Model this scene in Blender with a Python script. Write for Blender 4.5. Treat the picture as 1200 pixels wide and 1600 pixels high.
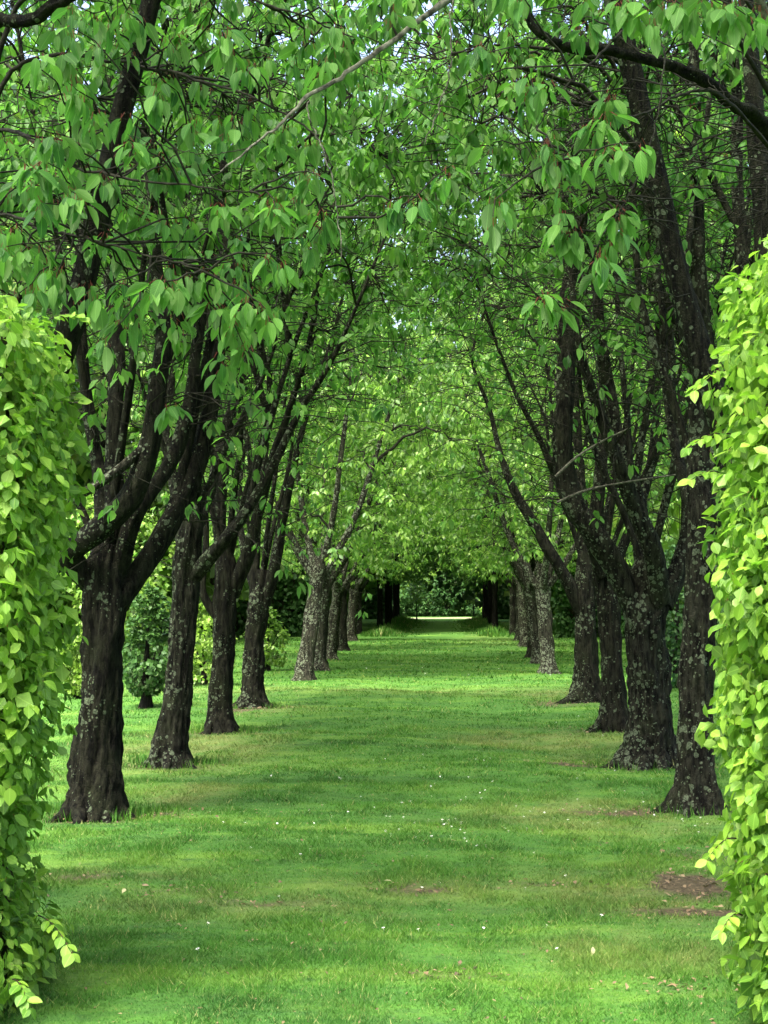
import bpy, math
import numpy as np
from math import radians, pi
from mathutils import Matrix, Euler, Vector

for o in list(bpy.data.objects):
    bpy.data.objects.remove(o)
SC = bpy.context.scene
COL = SC.collection

# ------------------------------------------------------------------ camera
EYE, FPX = 1.6, 2400.0                       # eye height, focal length in photo pixels (1200 x 1600)
PITCH, YAW = math.atan(121 / FPX), math.atan(100 / FPX)
cam_d = bpy.data.cameras.new('camera')
cam_d.sensor_fit = 'VERTICAL'
cam_d.sensor_height = 36.0
cam_d.sensor_width = 27.0
cam_d.lens = FPX / 1600 * 36.0
cam_d.clip_end = 2000
cam = bpy.data.objects.new('camera', cam_d)
COL.objects.link(cam)
cam.location = (0, 0, EYE)
cam.rotation_euler = (pi / 2 + PITCH, 0, YAW)
SC.camera = cam
RM = np.array(Euler((pi / 2 + PITCH, 0, YAW)).to_matrix())

# ------------------------------------------------------------------ light
SUN_EL, SUN_AZ = radians(64), radians(214)     # azimuth measured clockwise from +Y (sun to the left and behind)
world = bpy.data.worlds.new('World')
SC.world = world
world.use_nodes = True
wn = world.node_tree
wn.nodes.clear()
sky = wn.nodes.new('ShaderNodeTexSky')
sky.sky_type = 'NISHITA'
sky.sun_disc = False
sky.sun_elevation = SUN_EL
sky.sun_rotation = SUN_AZ
sky.air_density = 1.0
sky.dust_density = 7.0
sky.ozone_density = 1.0
bg = wn.nodes.new('ShaderNodeBackground')
bg.inputs['Strength'].default_value = 0.15
wo = wn.nodes.new('ShaderNodeOutputWorld')
wn.links.new(sky.outputs[0], bg.inputs[0])
wn.links.new(bg.outputs[0], wo.inputs[0])
sun_d = bpy.data.lights.new('sun', 'SUN')
sun_d.energy = 3.0
sun_d.angle = radians(30)
sun_d.color = (1.0, 0.97, 0.90)
sun = bpy.data.objects.new('sun', sun_d)
COL.objects.link(sun)
sdir = Vector((math.sin(SUN_AZ) * math.cos(SUN_EL), math.cos(SUN_AZ) * math.cos(SUN_EL), math.sin(SUN_EL)))
sun.rotation_euler = sdir.to_track_quat('Z', 'Y').to_euler()
sun.location = (-10, -10, 30)

vs = SC.view_settings
vs.view_transform = 'Standard'
vs.look = 'None'
vs.gamma = 1.0
vs.use_curve_mapping = False
vs.exposure = 2.4
SC.cycles.max_bounces = 10
SC.cycles.diffuse_bounces = 6
SC.cycles.transmission_bounces = 6
SC.cycles.glossy_bounces = 2
SC.cycles.use_denoising = True

# ------------------------------------------------------------------ helpers
def P(u, v, d):
    """photo pixel (1200 x 1600) -> world point at distance d along the avenue"""
    r = RM @ np.array([(u - 600) / FPX, -(v - 800) / FPX, -1.0])
    return np.array([0, 0, EYE]) + r * (d / r[1])

def PG(u, v):
    """photo pixel -> point on the lawn"""
    r = RM @ np.array([(u - 600) / FPX, -(v - 800) / FPX, -1.0])
    return np.array([0, 0, EYE]) - r * (EYE / r[2])

def project(p):
    q = (np.asarray(p) - np.array([0, 0, EYE])) @ RM
    return 600 + q[:, 0] / -q[:, 2] * FPX, 800 - q[:, 1] / -q[:, 2] * FPX

def nrm(a):
    return a / np.maximum(np.linalg.norm(a, axis=-1, keepdims=True), 1e-9)

class Noise:
    """smooth random Fourier noise, about -1..1"""
    def __init__(self, seed, dim=3, n=20):
        r = np.random.default_rng(seed)
        self.k = r.normal(size=(n, dim)) * 2.2
        self.p = r.uniform(0, 2 * pi, n)
        self.n = n
    def __call__(self, x):
        return np.sin(x @ self.k.T + self.p).sum(-1) * (1.3 / math.sqrt(self.n))

def make_mesh(name, verts, faces, mat=None, smooth=True, uvs=None, attrs=None):
    """verts (N,3); faces: list of int arrays (M,3) / (M,4); uvs per vertex (N,2); attrs {name: (N,)}"""
    me = bpy.data.meshes.new(name)
    verts = np.ascontiguousarray(verts, dtype=np.float32)
    faces = [np.asarray(f, dtype=np.int32) for f in faces if len(f)]
    loops = np.concatenate([f.ravel() for f in faces])
    tot = np.concatenate([np.full(len(f), f.shape[1], dtype=np.int32) for f in faces])
    start = np.concatenate([[0], np.cumsum(tot)[:-1]]).astype(np.int32)
    me.vertices.add(len(verts))
    me.vertices.foreach_set('co', verts.ravel())
    me.loops.add(len(loops))
    me.loops.foreach_set('vertex_index', loops)
    me.polygons.add(len(tot))
    me.polygons.foreach_set('loop_start', start)
    me.polygons.foreach_set('use_smooth', np.full(len(tot), smooth))
    if uvs is not None:
        uv = me.uv_layers.new(name='UVMap')
        uv.data.foreach_set('uv', np.asarray(uvs, dtype=np.float32)[loops].ravel())
    for k, a in (attrs or {}).items():
        at = me.attributes.new(k, 'FLOAT', 'POINT')
        at.data.foreach_set('value', np.asarray(a, dtype=np.float32))
    me.update(calc_edges=True)
    if mat:
        me.materials.append(mat)
    return me

def obj(name, me, parent=None, loc=(0, 0, 0), kind=None):
    o = bpy.data.objects.new(name, me)
    COL.objects.link(o)
    o.location = loc
    if parent is not None:
        o.parent = parent
    if kind:
        o['kind'] = kind
    return o

def thing(name, label, cat, loc, group=None):
    o = bpy.data.objects.new(name, None)
    COL.objects.link(o)
    o.empty_display_size = 0.2
    o.location = loc
    tag(o, label, cat, group)
    return o

def tag(o, label, cat, group=None):
    o['label'] = label
    o['category'] = cat
    if group:
        o['group'] = group
    return o

def copy_tree(o, parent=None):
    c = o.copy()
    COL.objects.link(c)
    c.parent = parent
    for ch in list(o.children):
        copy_tree(ch, c)
    return c

def tubes(pts, rad, ns, ref=None):
    """batch of tubes: pts (B,n,3), rad (B,n) or (B,n,ns) -> verts, quads"""
    B, n, _ = pts.shape
    tan = np.gradient(pts, axis=1)
    tan = nrm(tan)
    if ref is None:
        main = nrm(pts[:, -1] - pts[:, 0])
        ref = np.where(np.abs(main[:, 2:3]) > 0.8, np.array([[0.3, 1.0, 0.0]]), np.array([[0.0, 0.0, 1.0]]))
    ref = np.broadcast_to(ref[:, None, :], pts.shape)
    a = nrm(np.cross(tan, ref))
    b = np.cross(tan, a)
    th = np.arange(ns) / ns * 2 * pi
    if rad.ndim == 2:
        rad = np.repeat(rad[:, :, None], ns, 2)
    v = pts[:, :, None, :] + rad[..., None] * (np.cos(th)[None, None, :, None] * a[:, :, None, :] + np.sin(th)[None, None, :, None] * b[:, :, None, :])
    i = np.arange(n - 1)[:, None] * ns
    j = np.arange(ns)[None, :]
    j2 = (j + 1) % ns
    q = np.stack([i + j, i + ns + j, i + ns + j2, i + j2], -1).reshape(-1, 4)
    q = (q[None] + (np.arange(B) * n * ns)[:, None, None]).reshape(-1, 4)
    return v.reshape(-1, 3), q

def resample(ctrl, rad, n):
    """Catmull-Rom through control points"""
    c = np.asarray(ctrl, float)
    rad = np.asarray(rad, float)
    ext = np.vstack([2 * c[0] - c[1], c, 2 * c[-1] - c[-2]])
    m = len(c) - 1
    t = np.linspace(0, m, n)
    i = np.minimum(t.astype(int), m - 1)
    f = (t - i)[:, None]
    p0, p1, p2, p3 = ext[i], ext[i + 1], ext[i + 2], ext[i + 3]
    out = 0.5 * (2 * p1 + (p2 - p0) * f + (2 * p0 - 5 * p1 + 4 * p2 - p3) * f ** 2 + (3 * p1 - p0 - 3 * p2 + p3) * f ** 3)
    r = np.interp(t, np.arange(m + 1), rad)
    return out, r

# ------------------------------------------------------------------ materials
class N:
    def __init__(self, name):
        self.m = bpy.data.materials.new(name)
        self.m.use_nodes = True
        self.t = self.m.node_tree
        self.t.nodes.clear()
    def n(self, typ, props=None, **ins):
        nd = self.t.nodes.new(typ)
        for k, v in (props or {}).items():
            setattr(nd, k, v)
        for k, v in ins.items():
            k = int(k[1:]) if k[0] == '_' and k[1:].isdigit() else k.replace('_', ' ')
            if isinstance(v, bpy.types.NodeSocket):
                self.t.links.new(v, nd.inputs[k])
            else:
                nd.inputs[k].default_value = v
        return nd
    def math(self, op, a, b=0.0, c=None, clamp=False):
        nd = self.t.nodes.new('ShaderNodeMath')
        nd.operation = op
        nd.use_clamp = clamp
        for i, v in enumerate([a, b] + ([c] if c is not None else [])):
            if isinstance(v, bpy.types.NodeSocket):
                self.t.links.new(v, nd.inputs[i])
            else:
                nd.inputs[i].default_value = v
        return nd.outputs[0]
    def mix(self, f, a, b, mode='MIX'):
        nd = self.t.nodes.new('ShaderNodeMix')
        nd.data_type = 'RGBA'
        nd.blend_type = mode
        for i, v in ((0, f), (6, a), (7, b)):
            if isinstance(v, bpy.types.NodeSocket):
                self.t.links.new(v, nd.inputs[i])
            else:
                nd.inputs[i].default_value = v if i == 0 else (*v, 1.0)
        return nd.outputs[2]
    def ramp(self, f, stops, interp='LINEAR'):
        nd = self.t.nodes.new('ShaderNodeValToRGB')
        nd.color_ramp.interpolation = interp
        el = nd.color_ramp.elements
        while len(el) < len(stops):
            el.new(0.5)
        for e, (p, c) in zip(el, stops):
            e.position = p
            e.color = (*c, 1.0) if len(c) == 3 else c
        self.t.links.new(f, nd.inputs[0])
        return nd.outputs[0]
    def noise(self, vec, scale, detail=3.0, rough=0.55, typ='ShaderNodeTexNoise'):
        return self.n(typ, Vector=vec, Scale=scale, Detail=detail, Roughness=rough).outputs[0]
    def out(self, sh):
        o = self.t.nodes.new('ShaderNodeOutputMaterial')
        self.t.links.new(sh, o.inputs[0])
        return self.m

def leaf_mat(name, stops, trans, trans_gain=1.25, rough=0.42, rib=True, spec=0.4, young=None):
    k = N(name)
    geo = k.n('ShaderNodeNewGeometry')
    oi = k.n('ShaderNodeObjectInfo')
    rnd = k.math('FRACT', k.math('ADD', geo.outputs['Random Per Island'], oi.outputs['Random']))
    col = k.ramp(rnd, stops)
    # slow drift of hue from spray to spray
    pos = geo.outputs['Position']
    drift = k.noise(pos, 0.9, 2.0)
    col = k.mix(k.math('MULTIPLY', k.math('SUBTRACT', drift, 0.42, clamp=True), 1.6, clamp=True), col, tuple(min(1, c * f) for c, f in zip(stops[-1][1], (1.15, 1.1, 0.9))))
    if rib:
        uv = k.n('ShaderNodeUVMap').outputs[0]
        sx = k.n('ShaderNodeSeparateXYZ', Vector=uv)
        ax = k.math('ABSOLUTE', k.math('SUBTRACT', sx.outputs[0], 0.5))
        ribm = k.math('SUBTRACT', 1.0, k.math('MULTIPLY', ax, 22.0), clamp=True)
        vein = k.math('SINE', k.math('MULTIPLY', k.math('SUBTRACT', sx.outputs[1], k.math('MULTIPLY', ax, 0.7)), 52.0))
        veinm = k.math('MULTIPLY', k.math('SUBTRACT', vein, 0.55, clamp=True), 0.55)
        lite = tuple(min(0.6, c * 1.5 + 0.03) for c in stops[-1][1])
        col = k.mix(k.math('MAXIMUM', k.math('MULTIPLY', ribm, 0.5), k.math('MULTIPLY', veinm, 0.35)), col, lite)
        stalk = k.math('LESS_THAN', sx.outputs[1], 0.0)
        col = k.mix(stalk, col, (0.16, 0.045, 0.03))
        bump = k.n('ShaderNodeBump', Strength=0.22, Distance=0.003, Height=k.math('ADD', vein, ribm))
        nor = bump.outputs[0]
    back = k.mix(geo.outputs['Backfacing'], col, k.mix(0.35, col, (0.22, 0.30, 0.13)))
    bs = k.n('ShaderNodeBsdfPrincipled', Base_Color=back, Roughness=rough, Specular_IOR_Level=spec)
    tcol = k.mix(1.0, col, (trans_gain * 0.95, trans_gain * 1.15, trans_gain * 0.7), 'MULTIPLY')
    tr = k.n('ShaderNodeBsdfTranslucent', Color=tcol)
    if rib:
        k.t.links.new(nor, bs.inputs['Normal'])
    mx = k.n('ShaderNodeMixShader', _0=trans)
    k.t.links.new(bs.outputs[0], mx.inputs[1])
    k.t.links.new(tr.outputs[0], mx.inputs[2])
    return k.out(mx.outputs[0])

def bark_mat(name, dark, mid, lichen, amount, scale=1.0):
    k = N(name)
    tc = k.n('ShaderNodeTexCoord')
    oi = k.n('ShaderNodeObjectInfo')
    off = k.n('ShaderNodeVectorMath', {'operation': 'SCALE'}, _0=oi.outputs['Location'], Scale=3.7).outputs[0]
    v = k.n('ShaderNodeVectorMath', {'operation': 'ADD'}, _0=tc.outputs['Object'], _1=off).outputs[0]
    mp = k.n('ShaderNodeMapping', Vector=v, Scale=(1.0, 1.0, 0.22)).outputs[0]
    fiss = k.noise(mp, 30 * scale, 5, 0.68)
    fine = k.noise(v, 90 * scale, 3, 0.6)
    big = k.noise(v, 4.5 * scale, 3, 0.6)
    col = k.mix(k.math('MULTIPLY', k.math('SUBTRACT', fiss, 0.42, clamp=True), 4.5, clamp=True), dark, mid)
    col = k.mix(k.math('MULTIPLY', k.math('SUBTRACT', big, 0.5, clamp=True), 2.2, clamp=True), col, (mid[0] * 0.75, mid[1] * 0.95, mid[2] * 0.62))
    # crusty lichen: round pale blotches, thicker on some sides than on others
    vd = k.n('ShaderNodeVectorMath', {'operation': 'ADD'}, _0=v, _1=k.n('ShaderNodeVectorMath', {'operation': 'SCALE'}, _0=k.n('ShaderNodeTexNoise', Vector=v, Scale=14.0).outputs['Color'], Scale=0.035).outputs[0]).outputs[0]
    vo = k.n('ShaderNodeTexVoronoi', Vector=vd, Scale=15 * scale)
    vo2 = k.n('ShaderNodeTexVoronoi', Vector=vd, Scale=34 * scale)
    geo = k.n('ShaderNodeNewGeometry')
    nxs = k.n('ShaderNodeSeparateXYZ', Vector=geo.outputs['Normal']).outputs[0]
    zone = k.math('MULTIPLY', k.math('SUBTRACT', k.math('ADD', k.noise(v, 2.6 * scale, 4, 0.72), k.math('MULTIPLY', nxs, -0.09)), 0.58 - amount), 4.0, clamp=True)
    sp = k.math('LESS_THAN', vo.outputs['Distance'], k.math('MULTIPLY', zone, 0.40))
    sp2 = k.math('LESS_THAN', vo2.outputs['Distance'], k.math('MULTIPLY', zone, 0.36))
    spot = k.math('MAXIMUM', sp, sp2)
    spot = k.math('MULTIPLY', spot, k.math('MULTIPLY', k.math('SUBTRACT', fine, 0.25, clamp=True), 2.6, clamp=True))
    lc = k.mix(k.n('ShaderNodeTexNoise', Vector=v, Scale=9.0).outputs[0], lichen, (lichen[0] * 0.55, lichen[1] * 0.68, lichen[2] * 0.48))
    col = k.mix(spot, col, lc)
    h = k.math('ADD', k.math('MULTIPLY', fiss, 1.0), k.math('ADD', k.math('MULTIPLY', fine, 0.35), k.math('MULTIPLY', spot, 0.12)))
    bp = k.n('ShaderNodeBump', Strength=1.0, Distance=0.05, Height=h)
    bs = k.n('ShaderNodeBsdfPrincipled', Base_Color=col, Roughness=0.85, Specular_IOR_Level=0.08, Normal=bp.outputs[0])
    return k.out(bs.outputs[0])

def plain_mat(name, c0, c1, scale, rough=0.8, bump=0.3):
    k = N(name)
    tc = k.n('ShaderNodeTexCoord')
    f = k.noise(tc.outputs['Object'], scale, 4)
    col = k.mix(k.math('MULTIPLY', k.math('SUBTRACT', f, 0.35, clamp=True), 3.0, clamp=True), c0, c1)
    bp = k.n('ShaderNodeBump', Strength=bump, Distance=0.02, Height=f)
    bs = k.n('ShaderNodeBsdfPrincipled', Base_Color=col, Roughness=rough, Specular_IOR_Level=0.1, Normal=bp.outputs[0])
    return k.out(bs.outputs[0])

M = {}
M['cherry_near'] = leaf_mat('cherry_leaf_near', [(0, (0.030, 0.10, 0.022)), (0.5, (0.056, 0.168, 0.03)), (1, (0.118, 0.265, 0.045))], 0.48, spec=0.2, rough=0.5)
M['cherry'] = leaf_mat('cherry_leaf', [(0, (0.032, 0.10, 0.022)), (0.5, (0.06, 0.168, 0.03)), (1, (0.125, 0.262, 0.044))], 0.5, rough=0.5, rib=False, spec=0.2)
M['cherry_far'] = leaf_mat('cherry_leaf_far', [(0, (0.055, 0.15, 0.026)), (0.5, (0.115, 0.245, 0.04)), (1, (0.225, 0.36, 0.062))], 0.5, rough=0.42, rib=False)  # brighter copy of the cherry leaf: sunlight at the gap put into the colour
M['beech'] = leaf_mat('beech_leaf', [(0, (0.05, 0.14, 0.014)), (0.45, (0.11, 0.235, 0.02)), (1, (0.19, 0.325, 0.035))], 0.38, rough=0.44, spec=0.28)
M['wood'] = leaf_mat('woodland_leaf', [(0, (0.05, 0.115, 0.018)), (0.5, (0.085, 0.175, 0.025)), (1, (0.16, 0.27, 0.035))], 0.36, rib=False)
M['yew'] = leaf_mat('dark_hedge_leaf', [(0, (0.012, 0.04, 0.01)), (0.5, (0.02, 0.06, 0.014)), (1, (0.035, 0.09, 0.018))], 0.2, rib=False, spec=0.12, rough=0.6)
M['holly'] = leaf_mat('holly_leaf', [(0, (0.012, 0.045, 0.012)), (0.6, (0.024, 0.07, 0.016)), (1, (0.048, 0.11, 0.025))], 0.18, rough=0.5, rib=False, spec=0.15)
M['golden'] = leaf_mat('golden_conifer_spray', [(0, (0.08, 0.17, 0.025)), (0.5, (0.135, 0.25, 0.036)), (1, (0.21, 0.32, 0.055))], 0.3, rib=False)
M['bark'] = bark_mat('cherry_bark', (0.0022, 0.0023, 0.0014), (0.021, 0.0215, 0.013), (0.15, 0.18, 0.12), 0.17)
M['bark_grey'] = bark_mat('grey_cherry_bark', (0.003, 0.003, 0.002), (0.03, 0.031, 0.02), (0.16, 0.19, 0.13), 0.22)
M['bark_pale'] = bark_mat('lichen_covered_bark', (0.009, 0.009, 0.006), (0.055, 0.053, 0.037), (0.27, 0.29, 0.22), 0.27)
M['bark_dark'] = bark_mat('shaded_bark', (0.005, 0.005, 0.004), (0.02, 0.019, 0.014), (0.09, 0.10, 0.07), 0.04)  # deep shade of the far trunks put into the bark colour
M['twig'] = plain_mat('twig_bark', (0.006, 0.006, 0.004), (0.026, 0.026, 0.017), 30.0)
M['twig_pale'] = plain_mat('lichen_twig_bark', (0.025, 0.024, 0.018), (0.15, 0.15, 0.11), 28.0)
M['core'] = plain_mat('hedge_dark_core', (0.012, 0.014, 0.007), (0.05, 0.045, 0.02), 22.0)  # dark colour of the added light-blocking hedge core

# ------------------------------------------------------------------ leaf templates
def leaf_template(sections, width, fold=0.12, curl=0.15, stalk=0.0, peak=0.45, serr=0.0):
    """leaf along +Y (length 1), upper face +Z; returns verts, faces list, uvs"""
    ts = np.linspace(0, 1, sections + 2)[1:-1]
    prof = lambda t: np.sin(pi * t ** (math.log(0.5) / math.log(peak))) ** 0.85
    V, UV = [(0, 0, 0)], [(0.5, 0.0)]
    for i, t in enumerate(ts):
        w = width * 0.5 * prof(t) * (1 + serr * (-1) ** i)
        z = -curl * t * t
        V += [(-w, t, z + fold * w * 2), (0, t, z), (w, t, z + fold * w * 2)]
        uw = w / width
        UV += [(0.5 - uw, t), (0.5, t), (0.5 + uw, t)]
    V.append((0, 1, -curl))
    UV.append((0.5, 1.0))
    tri, quad = [], []
    tri += [(0, 2, 1), (0, 3, 2)]
    for i in range(sections - 1):
        a, b = 1 + 3 * i, 4 + 3 * i
        quad += [(a, a + 1, b + 1, b), (a + 1, a + 2, b + 2, b + 1)]
    a, e = 1 + 3 * (sections - 1), len(V) - 1
    tri += [(a, a + 1, e), (a + 1, a + 2, e)]
    if stalk:
        s, w = len(V), 0.014
        V += [(-w, 0.02, 0), (w, 0.02, 0), (w * 0.8, -stalk, stalk * 0.25), (-w * 0.8, -stalk, stalk * 0.25), (0, 0.02, 2 * w), (0, -stalk, stalk * 0.25 + 2 * w)]
        UV += [(0.2, -0.5)] * 6
        quad += [(s, s + 1, s + 2, s + 3), (s + 1, s + 4, s + 5, s + 2), (s + 4, s, s + 3, s + 5)]
    return np.array(V, float), [np.array(tri), np.array(quad).reshape(-1, 4)], np.array(UV, float)

L_HERO = leaf_template(6, 0.46, 0.16, 0.22, stalk=0.24, serr=0.03)
L_MID = leaf_template(2, 0.48, 0.16, 0.2, stalk=0.0)
L_LOW = leaf_template(1, 0.52, 0.16, 0.1)
L_BEECH = leaf_template(5, 0.66, 0.10, 0.16, stalk=0.1, peak=0.47)
L_BEECH_MID = leaf_template(2, 0.74, 0.10, 0.16, peak=0.5)
L_BLOB = leaf_template(1, 0.8, 0.1, 0.15)

def leaf_frames(dirs, ups, rng, roll=0.5):
    d = nrm(dirs)
    n = ups - (ups * d).sum(-1, keepdims=True) * d
    n = nrm(n + 1e-6)
    x = np.cross(d, n)
    a = rng.normal(0, roll, len(d))[:, None]
    x, n = x * np.cos(a) + n * np.sin(a), n * np.cos(a) - x * np.sin(a)
    return x, d, n

def leaves_mesh(name, pos, frames, size, tmpl, mat):
    V, F, UV = tmpl
    x, d, n = frames
    k = len(V)
    v = pos[:, None, :] + size[:, None, None] * (V[None, :, 0:1] * x[:, None] + V[None, :, 1:2] * d[:, None] + V[None, :, 2:3] * n[:, None])
    off = (np.arange(len(pos)) * k)[:, None, None]
    fs = [(f[None] + off).reshape(-1, f.shape[1]) for f in F if len(f)]
    return make_mesh(name, v.reshape(-1, 3), fs, mat, smooth=True, uvs=np.tile(UV, (len(pos), 1)))

def leaf_objects(pos, frames, size, mesh, parent, name='leaf'):
    x, d, n = frames
    for i in range(len(pos)):
        o = bpy.data.objects.new(name, mesh[i * 7 % len(mesh)])
        COL.objects.link(o)
        o.parent = parent
        m = Matrix.Identity(4)
        for r in range(3):
            m[r][0], m[r][1], m[r][2] = x[i, r], d[i, r], n[i, r]
        o.matrix_local = Matrix.Translation(Vector(pos[i])) @ m @ Matrix.Scale(float(size[i]), 4)

def template_mesh(name, tmpl, mat):
    return make_mesh(name, tmpl[0], tmpl[1], mat, uvs=tmpl[2])

CHERRY_LEAF = [template_mesh('cherry_leaf', leaf_template(6, w, fo, cu, stalk=st, peak=pk, serr=0.035), M['cherry_near']) for w, fo, cu, st, pk in
               ((0.46, 0.16, 0.22, 0.24, 0.45), (0.38, 0.26, 0.34, 0.3, 0.48), (0.52, 0.08, 0.12, 0.2, 0.43), (0.42, 0.34, 0.05, 0.26, 0.5), (0.48, 0.05, 0.42, 0.22, 0.46))]
BEECH_LEAF = [template_mesh('beech_leaf', leaf_template(5, w, fo, cu, stalk=0.1, peak=pk), M['beech']) for w, fo, cu, pk in ((0.66, 0.10, 0.16, 0.47), (0.6, 0.2, 0.3, 0.5), (0.74, 0.04, 0.1, 0.45), (0.56, 0.28, -0.08, 0.48))]

def cluster_leaves(pts, rng, per=(4, 8), droop=(0.35, 1.45), size=(0.075, 0.12), spread=0.02):
    """hanging rosettes of leaves round each point"""
    cnt = rng.integers(per[0], per[1], len(pts))
    idx = np.repeat(np.arange(len(pts)), cnt)
    n = len(idx)
    az = rng.uniform(0, 2 * pi, n)
    ph = rng.uniform(droop[0], droop[1], n)
    d = np.stack([np.cos(az) * np.cos(ph), np.sin(az) * np.cos(ph), -np.sin(ph)], -1)
    out = np.stack([np.cos(az), np.sin(az), np.full(n, 0.75)], -1)
    pos = pts[idx] + d * 0.022 + rng.normal(0, spread, (n, 3))
    return pos, leaf_frames(d, out, rng, 0.45), rng.uniform(size[0], size[1], n)

# ------------------------------------------------------------------ ground
GN = Noise(5, 2)
GN2 = Noise(6, 2)
def ground_z(x, y):
    p = np.stack([x, y], -1)
    fade = np.clip((70 - y) / 15, 0, 1) * np.clip((y + 5) / 5, 0, 1)
    return (0.025 * GN(p * 0.5) + 0.008 * GN2(p * 1.9)) * fade

# worn places and one painted trunk shadow, read off the photograph: u, v, half width, half height (pixels), weight
BARE = [(1092, 1383, 52, 17, 1.0), (1085, 1430, 75, 6, 0.9), (965, 1262, 55, 5, 0.8), (905, 1194, 45, 4, 0.7), (400, 1416, 60, 5, 0.6),
        (135, 1379, 55, 6, 0.55), (630, 1390, 60, 5, 0.6), (690, 1540, 60, 6, 0.4), (1010, 1195, 60, 5, 0.8), (1085, 1256, 60, 6, 0.8),
        (150, 1270, 75, 7, 0.75), (260, 1268, 40, 4, 0.6), (266, 1192, 50, 4, 0.7), (346, 1144, 44, 4, 0.7), (396, 1107, 40, 4, 0.7), (890, 1100, 40, 3, 0.8),  # the flat patch right of the first trunk paints its shadow as soil
        (960, 1140, 50, 3, 0.8), (1060, 1560, 40, 8, 0.35), (1110, 1330, 60, 8, 0.4), (270, 1400, 60, 4, 0.35), (880, 1380, 70, 5, 0.3)]
DRY = [(300, 1170, 110, 26, 0.8), (300, 1238, 70, 12, 0.6), (860, 1152, 120, 12, 0.8), (930, 1268, 160, 20, 0.7), (560, 1080, 260, 7, 0.5),
       (890, 1086, 70, 6, 0.8), (980, 1400, 150, 40, 0.5), (1000, 1500, 130, 30, 0.35), (400, 1420, 180, 20, 0.5), (160, 1375, 120, 14, 0.5), (680, 1395, 200, 18, 0.4),
       (430, 1110, 60, 8, 0.6), (780, 1000, 60, 8, 0.3), (950, 1180, 90, 10, 0.6), (380, 1150, 80, 8, 0.5)]
def _patches(lst):
    out = []
    for u, v, hw, hh, w in lst:
        c = PG(u, v)
        sx = abs(PG(u + hw, v)[0] - c[0])
        sy = abs(PG(u, v - hh)[1] - c[1]) * 0.5 + abs(PG(u, v + hh)[1] - c[1]) * 0.5
        out.append((c[0], c[1], sx, sy, w))
    return out
BARE_AND_SHADE_W, DRY_W = _patches(BARE), _patches(DRY)
WN = Noise(11, 2, 30)
def wear(x, y, patches):
    p = np.stack([x, y], -1)
    n = 0.35 * WN(p * 2.6) + 0.25 * WN(p * 7.0 + 3) + 0.3 * WN(p * 17.0 + 9)
    s = np.zeros_like(x)
    for cx, cy, sx, sy, w in patches:
        g = w * np.exp(-0.5 * (((x - cx) / sx) ** 2 + ((y - cy) / sy) ** 2) ** 1.4)
        s = np.maximum(s, g)
    return np.clip(s * (1 + n) , 0, 1)

def axis(lo, hi, fine_lo, fine_hi, step):
    f = np.arange(fine_lo, fine_hi + 1e-6, step)
    a = fine_lo - np.cumsum(step * 1.35 ** np.arange(1, 60))
    b = fine_hi + np.cumsum(step * 1.35 ** np.arange(1, 60))
    return np.concatenate([a[a > lo][::-1], f, b[b < hi]])
gx = axis(-420, 420, -5.5, 4.5, 0.085)
gy = np.concatenate([axis(-300, 5.3, 5.0, 5.3, 0.06), np.arange(5.36, 14, 0.1), np.arange(14, 30, 0.18), np.arange(30, 90, 0.5), 90 + np.cumsum(0.5 * 1.25 ** np.arange(1, 26))])
GX, GY = np.meshgrid(gx, gy)
gxf, gyf = GX.ravel(), GY.ravel()
bare_g, dry_g = wear(gxf, gyf, BARE_AND_SHADE_W), wear(gxf, gyf, DRY_W)
gz = ground_z(gxf, gyf) - 0.008 * bare_g
nx, ny = len(gx), len(gy)
ii = (np.arange(ny - 1)[:, None] * nx + np.arange(nx - 1)[None, :]).ravel()
gq = np.stack([ii, ii + 1, ii + nx + 1, ii + nx], -1)

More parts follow.
